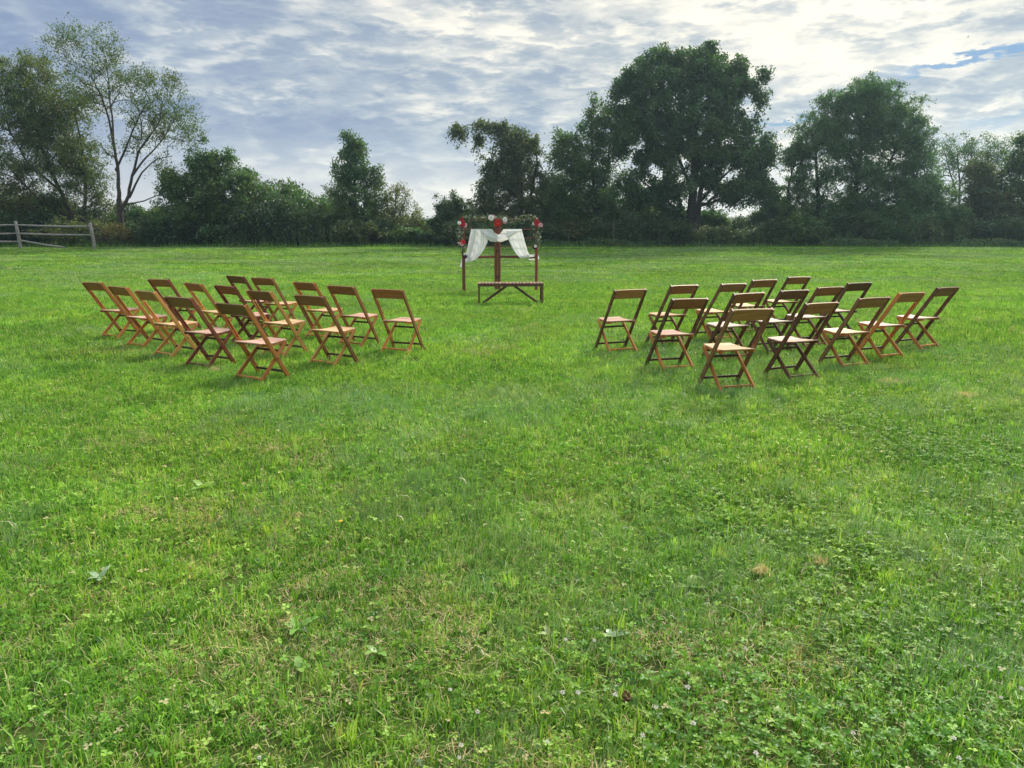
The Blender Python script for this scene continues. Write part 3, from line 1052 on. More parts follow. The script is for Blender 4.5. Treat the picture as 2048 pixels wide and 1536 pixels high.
UNDER = [
    ('understory_tree', 'dark rounded understory tree between the sprig topped tree and the big maple trunk', 1290, 372, 62, F_DARK, 401, 44.5),
    ('understory_tree', 'dark understory tree between the big maple and the locust', 1550, 400, 44, F_DARK, 402, 44.0),
    ('understory_tree', 'green understory tree under the big maple limbs, beside the sky gap', 1420, 425, 34, F_MID, 403, 44.5),
    ('understory_tree', 'low understory tree under the locust crown', 1690, 400, 60, F_DARK, 404, 44.5),
    ('understory_tree', 'leafy understory tree filling below the locust outer limbs', 1830, 395, 70, F_MID, 405, 45.0),
    ('understory_tree', 'dark understory tree between the vine covered tree and the sprig topped tree', 1110, 372, 46, F_MID, 406, 44.8),
    ('understory_tree', 'bushy understory tree between the rounded tree and the slender tree', 570, 382, 58, F_MID, 407, 45.0),
    ('understory_tree', 'green understory tree at the foot of the tall open tree', 300, 420, 44, F_MID, 408, 44.0),
    ('understory_tree', 'shaggy dark understory tree close behind the rail fence', 60, 400, 90, F_DARK, 409, 45.5),
]
for nm, lb, px, py, rx, mt, sd, Y in UNDER:
    hgt = 470 - py
    make_tree(nm, lb, 'tree', Y, [([(px, 490), (px - 2, py + hgt * .5), (px + 3, py + hgt * .15)], .09, .03), ([(px, 460), (px - rx * .4, py + hgt * .4)], .05, .02), ([(px, 460), (px + rx * .4, py + hgt * .4)], .05, .02)],
              [(px, py + hgt * .25, rx * .6, hgt * .27, 46), (px - rx * .35, py + hgt * .5, rx * .62, hgt * .3, 56), (px + rx * .4, py + hgt * .5, rx * .6, hgt * .3, 56), (px, py + hgt * .8, rx * 1.0, hgt * .3, 80)],
              mt, sd, per=72, shoots=6, reach=.45, leaf=.14, ratio=.58, droop=.2, spread=.12, bark='bark_dark')


# hedgerow shrubs: a few kinds, each shrub its own object
def shrub_proto(kind, seed, w, h, mat, n, leaf, per):
    g = np.random.default_rng(seed)
    cl = []
    while len(cl) < n:
        p = g.uniform(-1, 1, 3)
        r = p[0] ** 2 + p[1] ** 2 + (p[2]) ** 2
        if r < 1 and r > .12:
            cl.append((p[0] * w / 2 * (1 + .25 * math.sin(p[0] * 7 + seed)), p[1] * w / 2 * .8, h * (.47 + .47 * p[2]) + g.normal(0, .06)))
    cl = np.array(cl)
    cl = cl[cl[:, 2] > .05]
    stems = []
    for k in range(4):
        a = g.random() * 6.28
        x, y = math.cos(a), math.sin(a)
        stems.append(([(x * .06, y * .06, -.04), (x * w * .12, y * w * .12, h * .35), (x * w * .22, y * w * .22, h * .7)], .035, .012))
    tubes, ns, outd = grow(None, stems, cl, seed + 1, .007)
    v, q = join_arrays(tubes)
    stem_me = fast_mesh('stems', v, q)
    stem_me.materials.append(M['bark_dark'])
    C, D, Nn, ln, wd, rn = foliage(cl, outd, g, per, 5, .34, leaf, .58, .2, .11)
    keep = C[:, 2] > 0
    fol = leaves_mesh('foliage', C[keep], D[keep], Nn[keep], ln[keep], wd[keep], rn[keep])
    fol.materials.append(mat)
    return kind, fol, stem_me, w, h


SHRUBS = [shrub_proto(0, 301, 2.6, 2.2, F_DARK, 130, .13, 46), shrub_proto(1, 302, 2.4, 2.4, F_MID, 130, .14, 44), shrub_proto(2, 303, 2.8, 2.0, F_VINE, 130, .15, 42),
          shrub_proto(3, 304, 2.2, 2.3, F_OLIVE, 100, .11, 40), shrub_proto(4, 305, 2.3, 1.7, F_BROWN, 100, .12, 34), shrub_proto(5, 306, 2.5, 2.1, F_DARK, 150, .11, 50)]
SHRUB_TEXT = [('dark_shrub', 'dense dark green shrub'), ('green_shrub', 'loose mid green shrub'), ('brambly_shrub', 'tangled viny shrub'),
              ('olive_shrub', 'pale olive shrub'), ('russet_shrub', 'russet orange leaved shrub beside the fence end post'), ('fine_leaved_shrub', 'dark fine leaved shrub')]
NEAR = [(-130, 'beyond the far post of the rail fence'), (100, 'behind the rails of the fence'), (270, 'near the foot of the tall open tree'), (430, 'at the foot of the broad rounded tree'), (580, 'between rounded and slender tree'), (705, 'at the foot of the slender tree'),
        (800, 'at the foot of the thin olive tree'), (900, 'round the dark evergreen bush'), (1040, 'below the vine covered tree'), (1180, 'below the sprig topped tree'), (1320, 'beside the big maple trunk'), (1470, 'in the sky gap by the maple'),
        (1590, 'between the maple and the locust'), (1740, 'below the locust crown'), (1900, 'below the sparse pale tree'), (2010, 'at the foot of the vine wrapped snag'), (2200, 'past the loose light green tree')]


def place_shrub(kind, x, y, w, h, rz, row=2):
    k, fol, stem, w0, h0 = SHRUBS[kind]
    nm, lb = SHRUB_TEXT[kind]
    root = empty(nm, (x, y, float(ground_z(x, y))), rz)
    root.scale = (w / w0, w / w0, h / h0)
    if kind != 4:
        px = 1024 + x / y * F_PX
        where = min(NEAR, key=lambda q: abs(q[0] - px))[1]
        lb = '%s %s, %s' % (lb, ('deep in the hedge', 'amid the hedge', 'at the lawn edge')[row], where)
    tag(root, lb, 'shrub', lb)
    add('foliage', fol, None, root)
    add('stems', stem, None, root)


def hedgerow():
    g = random.Random(9)
    top = [(-300, 400), (-100, 395), (60, 400), (180, 425), (300, 425), (480, 395), (560, 372), (620, 392), (680, 420), (780, 428), (850, 450), (880, 446), (940, 425), (1000, 425), (1150, 415), (1300, 412), (1400, 436), (1480, 446),
           (1530, 420), (1560, 415), (1650, 425), (1800, 415), (1950, 415), (2100, 410), (2350, 410)]
    px_, py_ = [a for a, b in top], [b for a, b in top]
    for row, (Y, step, lower) in enumerate(((47.5, 66, 4), (44.6, 62, 12), (41.4, 58, 34))):
        x = -260.0 + row * 20
        while x < 2330:
            Yj = Y + g.uniform(-.8, .8)
            py = np.interp(x, px_, py_) - 14 + lower + g.uniform(-10, 10)
            p = at_dist(x, py, Yj)
            h = 1.06 * max(.8, p.z - float(ground_z(p.x, Yj)))
            kind = g.choice([0, 0, 1, 1, 2, 5, 5, 3] if row else [0, 5, 1, 0])
            if 560 < x < 700 and row == 1: kind = 1
            place_shrub(kind, p.x, Yj, g.uniform(2.3, 3.3), h, g.uniform(0, 6.28), row)
            x += step * g.uniform(.8, 1.2)
    for px, py, Y, w in ((228, 448, 40.6, 1.7), (262, 462, 40.2, 1.4), (205, 466, 40.3, 1.2)):
        p = at_dist(px, py, Y)
        place_shrub(4, p.x, Y, w, p.z - float(ground_z(p.x, Y)), g.uniform(0, 6))


hedgerow()


def rough_edge():
    """uncut grass and weeds along the foot of the hedgerow"""
    g = np.random.default_rng(77)
    n = 9000
    x = g.uniform(-36, 36, n)
    y = 38.9 + 1.9 * g.random(n) + .5 * (vnoise(x * .25, x * 0) - .5)
    hgt = (.10 + .28 * g.random(n) ** 2) * (.35 + .9 * vnoise(x * .4 + 5, y))
    az = g.uniform(0, 6.28, n)
    w = .014 + .012 * g.random(n)
    z = ground_z(x, y)
    ln = np.abs(g.normal(0, .3, n)) * hgt
    V = np.zeros((n, 3, 3))
    V[:, 0] = np.stack([x - w / 2, y, z - .01], -1)
    V[:, 1] = np.stack([x + w / 2, y, z - .01], -1)
    V[:, 2] = np.stack([x + np.cos(az) * ln, y + np.sin(az) * ln, z + hgt], -1)
    me = fast_mesh('rough_grass', V.reshape(-1, 3), None, np.arange(n * 3).reshape(-1, 3), {'rnd': np.repeat(g.random(n) * .6, 3)})
    o = add('rough_grass', me, M['grass'])
    tag(o, 'uncut taller grass along the foot of the hedgerow', 'grass', kind='stuff')
    # tall stems that break the edge of the hedgerow
    n = 1500
    x = g.uniform(-36, 36, n)
    keep = vnoise(x * .35 + 60, x * 0 + 2) > .45
    x = x[keep]
    n = len(x)
    y = 39.6 + 1.6 * g.random(n)
    hgt = g.uniform(.35, 1.05, n) * (.5 + vnoise(x * .3 + 9, y))
    C, D = [], []
    for j in range(9):
        u = (j + g.random(n)) / 9
        C.append(np.stack([x + .12 * (u * u) * np.sin(x * 40) + g.normal(0, .03, n), y + g.normal(0, .03, n), ground_z(x, y) + u * hgt], -1))
        D.append(np.stack([g.normal(0, .6, n), g.normal(0, .6, n), g.uniform(.1, 1, n)], -1))
    C, D = np.concatenate(C), np.concatenate(D)
    n = len(C)
    o = add('tall_weeds', leaves_mesh('tall_weeds', C, D, g.normal(0, .6, (n, 3)) + np.array([0, -.3, .6]), g.uniform(.10, .22, n), g.uniform(.025, .05, n), g.random(n)), F_MID)
    tag(o, 'ragged tall weed stems in front of the hedgerow shrubs', 'weeds', kind='stuff')
    # broad weeds
    n = 5200
    px = np.concatenate([g.uniform(940, 1330, n // 3), g.uniform(1610, 1760, n // 3), g.uniform(1880, 2080, n // 3)])
    n = len(px)
    y = 39.3 + 1.0 * g.random(n)
    x = (px - 1024) / F_PX * y * 1.03
    h = .42 * g.random(n) ** .8 * (.55 + .7 * vnoise(x * .9, x * 0 + 3))
    C = np.stack([x, y, ground_z(x, y) + h + .02], -1)
    o = add('weeds', leaves_mesh('weeds', C, g.normal(0, 1, (n, 3)) + np.array([0, 0, .3]), g.normal(0, .5, (n, 3)) + np.array([0, -.2, .8]), g.uniform(.07, .14, n), g.uniform(.04, .07, n), g.random(n)), F_MID)
    tag(o, 'low broad leaved green weeds at the edge of the lawn', 'weeds', kind='stuff')


rough_edge()


# ------------------------------------------------------------------ rail fence
def build_fence():
    Y = 37.2
    mat = M['weathered']

    def W(px, py, dy=0):
        return at_dist(px, py, Y + dy)
    b1 = W(41, 494)
    root = empty('split_rail_fence', (b1.x, Y, float(ground_z(b1.x, Y))))
    tag(root, 'weathered grey split rail fence with its lowest rail fallen at one end', 'fence')
    o3 = Vector(root.location)
    g = random.Random(3)

    def post(px0, py0, px1, py1):
        a, b = W(px0, py0), W(px1, py1)
        gz = float(ground_z(b.x, Y)) - .15
        path = [np.array(Vector((b.x, Y, gz)) - o3), np.array((Vector((b.x, Y, gz)) * .5 + Vector((a.x, Y, a.z)) * .5) - o3 + Vector((.01, .01, 0))), np.array(Vector((a.x, Y, a.z - .04)) - o3), np.array(Vector((a.x, Y, a.z)) - o3)]
        return tube_object('post', path, [.082, .08, .075, .04], mat, root, 7)

    def rail(p, q, r=.05):
        a, b = W(*p, -.0), W(*q, -.0)
        n = 9
        path = []
        for k in range(n):
            u = k / (n - 1)
            w = a.lerp(b, u) - o3
            path.append((w.x, w.y + .02 * math.sin(u * 9 + p[1]), w.z - .03 * math.sin(u * 3.14) + g.uniform(-.008, .008)))
        rr = [r * (.55 if k in (0, n - 1) else g.uniform(.85, 1.1)) for k in range(n)]
        return tube_object('rail', path, rr, mat, root, 6)
    post(31, 442, 41, 495)
    post(180, 445, 190, 493)
    post(-120, 440, -112, 496)
    for y0, y1, y2 in ((449, 450, 453), (466, 467, 470)):
        rail((-116, y0), (33, y1))
        rail((35, y1), (183, y2))
    rail((-114, 481), (36, 483))
    rail((39, 480.5), (130, 494.5))


build_fence()


# fallen limb leaning by the russet shrubs, and slim stakes along the hedgerow
def fallen_limb():
    path = [np.array(at_dist(a, b, 39.9)) for a, b in ((150, 428), (178, 444), (200, 462), (222, 488))]
    z = float(ground_z(path[-1][0], path[-1][1]))
    path[-1][2] = z + .02
    o = tube_object('fallen_limb', path, [.03, .045, .05, .04], M['bark'], None, 6)
    tag(o, 'bare grey limb leaning down to the ground beside the fence end post', 'branch')


fallen_limb()
for px, p0, p1, Y, lb in ((774, 464, 487, 40.2, 'short pale stake below the thin olive tree'), (1227, 440, 487, 40.2, 'tall pale stake below the sprig topped tree'),
                          (1318, 470, 493, 39.9, 'short pale stake near the foot of the big maple'), (1137, 466, 487, 40.3, 'slim pale stake in the weeds right beside the flower arch')):
    a, b = at_dist(px, p0, Y), at_dist(px, p1, Y)
    gz = float(ground_z(b.x, Y))
    o = tube_object('stake', [(b.x, Y, gz - .1), (b.x + .005, Y, (gz + a.z) / 2), (a.x, Y, a.z - .02), (a.x, Y, a.z)], [.015, .014, .013, .006], M['stake'], None, 6)
    tag(o, lb, 'stake')


# ------------------------------------------------------------------ folding chairs
def chair_mats():
    spec = {
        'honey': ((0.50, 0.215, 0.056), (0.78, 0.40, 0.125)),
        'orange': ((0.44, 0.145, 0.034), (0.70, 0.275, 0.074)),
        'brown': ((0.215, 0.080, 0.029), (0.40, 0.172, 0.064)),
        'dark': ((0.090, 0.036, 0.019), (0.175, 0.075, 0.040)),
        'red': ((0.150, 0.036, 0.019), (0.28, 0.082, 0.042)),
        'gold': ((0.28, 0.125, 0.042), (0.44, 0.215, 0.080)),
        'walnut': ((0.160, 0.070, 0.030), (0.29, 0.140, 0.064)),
        'bar': ((0.050, 0.020, 0.012), (0.105, 0.044, 0.025)),  # stretchers near black: shade contrast put into the wood colour
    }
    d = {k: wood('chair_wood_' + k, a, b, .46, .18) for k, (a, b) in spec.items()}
    d['seat_pink'] = wood('seat_worn_pink', (0.46, 0.25, 0.165), (0.70, 0.44, 0.32), .5, .5, (0.74, 0.55, 0.43), .4)
    d['seat_honey'] = wood('seat_worn_honey', (0.52, 0.30, 0.13), (0.78, 0.52, 0.27), .5, .45, (0.80, 0.60, 0.38), .4)
    d['seat_grey'] = wood('seat_worn_grey', (0.43, 0.33, 0.25), (0.70, 0.57, 0.46), .5, .5, (0.72, 0.63, 0.54), .4)
    return d


CM = chair_mats()


def slotted_post(L, wy, wz, t, a, b, side):
    """bar along x with a long groove cut into the face on the given y side"""
    hy, hz, sl = wy / 2, wz / 2, wz * .16
    xs = [-L / 2, -L / 2 + a * L, -L / 2 + b * L, L / 2]
    zs = [-hz, -sl, sl, hz]
    verts, faces = [], []

    def V(x, y, z):
        verts.append((x, y, z))
        return len(verts) - 1
    Y1 = hy * side
    gi = [[V(x, Y1, z) for z in zs] for x in xs]
    for i in range(3):
        for j in range(3):
            if i == 1 and j == 1:
                continue
            faces.append((gi[i][j], gi[i + 1][j], gi[i + 1][j + 1], gi[i][j + 1]))
    dp = [V(xs[i], Y1 - side * t, zs[j]) for i, j in ((1, 1), (2, 1), (2, 2), (1, 2))]
    ed = [gi[1][1], gi[2][1], gi[2][2], gi[1][2]]
    faces.append(tuple(dp))
    for k in range(4):
        faces.append((ed[k], ed[(k + 1) % 4], dp[(k + 1) % 4], dp[k]))
    o = [V(x, -Y1, z) for x, z in ((xs[0], zs[0]), (xs[3], zs[0]), (xs[3], zs[3]), (xs[0], zs[3]))]
    faces.append(tuple(o))
    faces.append(tuple([gi[i][0] for i in range(4)] + [o[1], o[0]]))
    faces.append(tuple([gi[i][3] for i in range(4)] + [o[2], o[3]]))
    faces.append(tuple([gi[0][j] for j in range(4)] + [o[3], o[0]]))
    faces.append(tuple([gi[3][j] for j in range(4)] + [o[2], o[1]]))
    me = new_mesh('post', verts, faces)
    bm = bmesh.new()
    bm.from_mesh(me)
    bmesh.ops.recalc_face_normals(bm, faces=bm.faces[:])
    ee = [e for e in bm.edges if len(e.link_faces) == 2 and e.calc_face_angle(0) > 1.2 and all(abs(abs(v.co.z) - hz) < 1e-5 for v in e.verts)]
    bmesh.ops.bevel(bm, geom=ee, offset=.003, segments=1, affect='EDGES')
    bm.to_mesh(me)
    bm.free()
    return me


def build_chair():
    """local: sitter looks along +y, origin on the ground between the feet; returns [(part, role)]"""
    root = empty('folding_chair')
    parts = []
    foot_y, top_y, H = .188, -.311, .80
    ydir = lambda a, b: (Vector(b) - Vector(a)).normalized()
    for s in (-1, 1):
        p0, p1 = Vector((.212 * s, foot_y, 0)), Vector((.2085 * s, top_y, H))
        L = (p1 - p0).length
        up = Vector((0, 1, .62))
        # local y of the bar = up x dir ; find which side faces inwards
        m = frame_matrix(p0, p1, up)
        inward = 1 if (m.to_3x3() @ Vector((0, 1, 0))).x * s < 0 else -1
        me = slotted_post(L, .021, .044, .017, .54, .82, inward)
        o = add('post', me, None, root)
        o.matrix_local = m
        parts.append((o, 'frame'))
        q0, q1 = Vector((.186 * s, -foot_y, 0)), Vector((.165 * s, .205, .385))
        o = bar('rear_leg', q0, q1, .020, .038, None, root, up=(0, -1, .9))
        parts.append((o, 'leg'))
        pv = add('pivot_bolt', bolt_mesh, None, root)
        pv.matrix_local = Matrix.Translation((.2235 * s, .041, .2365)) @ Matrix.Rotation(R(90), 4, 'Y')
        parts.append((pv, 'metal'))
        # seat side rail with a gentle hollow
        prof = [(-.150, .392), (-.07, .380), (.03, .376), (.13, .386), (.225, .388)]
        vs, fs = [], []
        for k, (y, z) in enumerate(prof):
            x = (.166 - .024 * k / 4) * s
            for dx, dz in ((-.008, -.016), (.008, -.016), (.008, .013), (-.008, .013)):
                vs.append((x + dx, y, z + dz))
        for k in range(4):
            for c in range(4):
                fs.append((k * 4 + c, k * 4 + (c + 1) % 4, k * 4 + 4 + (c + 1) % 4, k * 4 + 4 + c))
        fs += [(0, 1, 2, 3), (16, 19, 18, 17)]
        o = add('seat_rail', new_mesh('seat_rail', vs, fs), None, root)
        parts.append((o, 'leg'))
    # backrest board, slightly hollow, let in between the posts near their rear edge
    dirp = (Vector((0, top_y, H)) - Vector((0, foot_y, 0))).normalized()
    nrm = Vector((0, -dirp.z, dirp.y)).normalized()          # rearward
    n = 8
    vs, fs = [], []
    for k in range(n + 1):
        x = -.1975 + .395 * k / n
        bow = .004 * (1 - (x / .1975) ** 2)
        for t_, d_ in ((.002, .010), (.002, -.003), (-.128, -.003), (-.128, .010)):
            p = Vector((0, top_y, H)) + dirp * t_ - nrm * (bow - d_) * 1.0
            vs.append((x, p.y, p.z))
    for k in range(n):
        for c in range(4):
            fs.append((k * 4 + c, k * 4 + 4 + c, k * 4 + 4 + (c + 1) % 4, k * 4 + (c + 1) % 4))
    fs += [(0, 1, 2, 3), (n * 4 + 3, n * 4 + 2, n * 4 + 1, n * 4)]
    o = add('backrest', new_mesh('backrest', vs, fs), None, root)
    parts.append((o, 'back'))
    # seat slats from side to side
    ys = np.linspace(-.148, .238, 8)
    for k in range(7):
        yc, w = (ys[k] + ys[k + 1]) / 2, (ys[1] - ys[0]) - .0035
        u = (yc + .148) / .386
        half = .178 - .028 * u
        z = .404 - .016 * math.sin(u * 3.14) * 1.0 + (.0 if k < 6 else -.002)
        tilt = -.016 * 3.14 / .386 * math.cos(u * 3.14) * .9
        me = box_mesh('seat_slat', half * 2, w, .012, .0025)
        o = add('seat_slat', me, None, root)
        o.matrix_local = Matrix.Translation((0, yc, z)) @ Matrix.Rotation(math.atan(tilt), 4, 'X')
        parts.append((o, 'seat'))
    # rear seat rod running in the grooves, and three stretchers
    parts.append((bar('seat_rod', (-.200, -.076, .386), (.200, -.076, .386), .016, .016, None, root), 'leg'))
    f = lambda z: foot_y + (top_y - foot_y) * z / H
    b = lambda z: -foot_y + (.205 + foot_y) * z / .385
    parts.append((bar('stretcher', (-.203, f(.09), .09), (.203, f(.09), .09), .016, .024, None, root), 'bar'))
    parts.append((bar('stretcher', (-.168, b(.30), .30), (.168, b(.30), .30), .016, .022, None, root), 'bar'))
    parts.append((bar('stretcher', (-.178, b(.05), .05), (.178, b(.05), .05), .016, .022, None, root), 'leg'))
    return root, parts


def make_bolt():
    bm = bmesh.new()
    bmesh.ops.create_cone(bm, cap_ends=True, segments=8, radius1=.009, radius2=.007, depth=.006)
    me = bpy.data.meshes.new('pivot_bolt')
    bm.to_mesh(me)
    bm.free()
    return me


bolt_mesh = make_bolt()

# name, x, y, turn in degrees, frame, leg, back, seat, words
CHAIRS = [
    ('L1', -5.581, 10.118, -29.1, 'orange', 'orange', 'brown', 'seat_pink', 'orange-brown'),
    ('L2', -4.808, 9.319, -33.6, 'orange', 'orange', 'brown', 'seat_pink', 'orange-brown'),
    ('L3', -4.099, 8.606, -34.8, 'honey', 'honey', 'gold', 'seat_honey', 'honey-coloured'),
    ('L4', -5.029, 10.825, -26.7, 'red', 'orange', 'brown', 'seat_pink', 'reddish brown'),
    ('L5', -3.400, 7.899, -29.4, 'red', 'red', 'walnut', 'seat_pink', 'dark reddish'),
    ('L6', -4.154, 10.030, -37.6, 'honey', 'honey', 'brown', 'seat_honey', 'honey-coloured'),
    ('L7', -3.525, 9.528, -36.2, 'red', 'red', 'red', 'seat_pink', 'dark mahogany'),
    ('L8', -2.574, 7.181, -29.4, 'orange', 'orange', 'walnut', 'seat_pink', 'orange-brown'),
    ('L9', -4.145, 11.492, -35.3, 'red', 'red', 'dark', 'seat_pink', 'dark mahogany'),
    ('L10', -2.814, 8.719, -31.9, 'honey', 'honey', 'walnut', 'seat_honey', 'honey-coloured'),
    ('L11', -3.607, 11.099, -28.4, 'brown', 'orange', 'brown', 'seat_honey', 'mid brown'),
    ('L12', -2.693, 10.165, -34.0, 'orange', 'honey', 'brown', 'seat_honey', 'honey-coloured'),
    ('L13', -2.051, 8.046, -30.3, 'brown', 'honey', 'walnut', 'seat_honey', 'mid brown'),
    ('L14', -2.052, 9.447, -28.0, 'brown', 'orange', 'brown', 'seat_pink', 'mid brown'),
    ('L15', -1.395, 8.934, -21.7, 'brown', 'orange', 'brown', 'seat_pink', 'mid brown'),
    ('R1', 1.326, 8.945, 20.0, 'dark', 'orange', 'gold', 'seat_pink', 'brown'),  # most frames on this side coloured darker for the posts' shaded left faces
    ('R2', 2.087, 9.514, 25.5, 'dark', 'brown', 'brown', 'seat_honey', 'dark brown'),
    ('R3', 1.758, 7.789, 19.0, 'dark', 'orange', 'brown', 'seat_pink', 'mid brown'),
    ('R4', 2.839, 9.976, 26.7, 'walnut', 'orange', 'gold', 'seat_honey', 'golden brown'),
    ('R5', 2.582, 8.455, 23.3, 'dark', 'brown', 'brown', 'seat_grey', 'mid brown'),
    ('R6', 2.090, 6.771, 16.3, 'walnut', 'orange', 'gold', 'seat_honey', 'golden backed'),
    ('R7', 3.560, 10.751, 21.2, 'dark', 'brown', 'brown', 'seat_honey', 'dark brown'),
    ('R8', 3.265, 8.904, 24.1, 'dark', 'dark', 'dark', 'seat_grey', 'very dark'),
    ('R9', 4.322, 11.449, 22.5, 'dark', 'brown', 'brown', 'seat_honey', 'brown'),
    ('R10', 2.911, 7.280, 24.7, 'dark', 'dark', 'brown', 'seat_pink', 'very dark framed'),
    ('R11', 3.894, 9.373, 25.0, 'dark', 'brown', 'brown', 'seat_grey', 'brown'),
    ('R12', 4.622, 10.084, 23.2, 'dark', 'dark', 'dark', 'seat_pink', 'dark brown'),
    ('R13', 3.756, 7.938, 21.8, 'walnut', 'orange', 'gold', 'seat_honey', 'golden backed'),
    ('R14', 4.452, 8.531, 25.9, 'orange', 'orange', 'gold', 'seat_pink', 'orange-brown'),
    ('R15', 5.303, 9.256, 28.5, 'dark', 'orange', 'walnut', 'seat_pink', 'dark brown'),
]
ROWS = {'L': (('front row', ('L15', 'L14', 'L12', 'L11', 'L9')), ('middle row', ('L13', 'L10', 'L7', 'L6', 'L4')), ('back row', ('L8', 'L5', 'L3', 'L2', 'L1'))),
        'R': (('front row', ('R1', 'R2', 'R4', 'R7', 'R9')), ('middle row', ('R3', 'R5', 'R8', 'R11', 'R12')), ('back row', ('R6', 'R10', 'R13', 'R14', 'R15')))}
ORD = ('at the aisle end', 'second from the aisle', 'third from the aisle', 'fourth from the aisle', 'at the outer end')
WHERE = {}
for side, rows in ROWS.items():
    for rn, ids in rows:
        for k, i in enumerate(ids):
            WHERE[i] = '%s, %s, %s' % (rn, ORD[k], 'rail fence side' if side == 'L' else 'big maple side')


def place_chairs():
    root, parts = build_chair()
    for n, (cid, x, y, rz, fr, lg, bk, st, words) in enumerate(CHAIRS):
        if n == 0:
            r, pl = root, parts
        else:
            r = root.copy()
            COL.objects.link(r)
            pl = []
            for p, role in parts:
                c = p.copy()
                c.parent = r
                COL.objects.link(c)
                pl.append((c, role))
        r.location = (x, y, float(ground_z(x, y)))
        r.rotation_euler = (R(rng.uniform(-.8, .8)), R(rng.uniform(-.8, .8)), R(rz))
        tag(r, '%s wooden folding chair, %s' % (words, WHERE[cid]), 'folding chair', 'folding chairs on the rail fence side' if cid[0] == 'L' else 'folding chairs on the big maple side')
        for p, role in pl:
            if not p.data.materials:
                p.data.materials.append(CM['brown'])
            p.material_slots[0].link = 'OBJECT'
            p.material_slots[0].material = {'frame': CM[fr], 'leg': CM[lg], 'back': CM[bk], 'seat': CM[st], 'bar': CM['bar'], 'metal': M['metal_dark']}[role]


place_chairs()

# ------------------------------------------------------------------ flower arch: two hinged frames
M['red_wood'] = wood('red_stained_wood', (0.16, 0.040, 0.024), (0.28, 0.082, 0.050), .55, .15, (0.24, 0.12, 0.09))
M['bench_wood'] = wood('bench_stained_wood', (0.12, 0.050, 0.032), (0.21, 0.098, 0.064), .55, .25, (0.24, 0.15, 0.11))
M['bench_top'] = wood('bench_worn_slats', (0.19, 0.10, 0.07), (0.31, 0.18, 0.13), .55, .3, (0.40, 0.28, 0.22))
M['wire'] = plain('rusty_wire', (0.16, 0.13, 0.11), .5, .5, .2, 40)


def C5(x, y):
    return 880 + x / 6.983, 410 + y / 6.983


def build_arch():
    fl, fm, fr = on_ground(*C5(335, 1218)), on_ground(*C5(806, 1196)), on_ground(*C5(1345, 1210))
    root = empty('flower_arch', (fm.x, fm.y, 0))
    tag(root, 'reddish wooden two panel screen arch with wires, hung with flowers and white cloth', 'arch')
    o3 = Vector((fm.x, fm.y, 0))
    top = at_dist(*C5(310, 178), fl.y).z
    zr = lambda y: at_dist(*C5(806, y), fm.y).z
    rw = M['red_wood']
    t = .062
    hinge = .042
    for a, b, sgn in ((fl, fm, -1), (fr, fm, 1)):
        a, b = Vector((a.x, a.y, 0)) - o3, Vector((b.x + hinge * sgn, b.y, 0)) - o3
        d = (b - a).normalized()
        for p in (a, b):
            bar('post', p + Vector((0, 0, -.06)), p + Vector((0, 0, top)), t, t, rw, root, up=tuple(d.cross(Vector((0, 0, 1)))), ch=.004)
        i0, i1 = a + d * t * .5, b - d * t * .5
        bar('top_rail', i0 + Vector((0, 0, top - .03)), i1 + Vector((0, 0, top - .03)), .04, .055, rw, root)
        bar('middle_rail', i0 + Vector((0, 0, zr(722))), i1 + Vector((0, 0, zr(722))), .035, .06, rw, root)
        for y, r in ((340, .010), (460, .009), (580, .009), (857, .005), (988, .005)):
            z = zr(y)
            tube_object('cross_rod', [i0 + Vector((0, 0, z)), (i0 + i1) / 2 + Vector((0, 0, z - .004)), i1 + Vector((0, 0, z))], [r] * 3, rw if y < 700 else M['wire'], root, 6)
    for z in (.35, 1.0, 1.6):
        h = add('hinge', box_mesh('hinge', .044, .006, .05, .002), M['metal_dark'], root)
        h.location = (0, -t / 2 - .002, z)
    return fl, fm, fr, top


fl, fm, fr, ARCH_TOP = build_arch()


def arch_pt(x, y, out=.05):
    """point on the plane of the screen (crop pixels), pulled out towards the aisle"""
    px, py = C5(x, y)
    v = pixel_dir(px, py)
    A, B = (fl, fm) if px < 995 else (fm, fr)
    n = Vector((B.y - A.y, -(B.x - A.x), 0)).normalized()
    if n.y > 0: n = -n
    q = A + n * out
    o = Vector((0, 0, CAM_H))
    s = (q - o).dot(n) / v.dot(n)
    return o + v * s


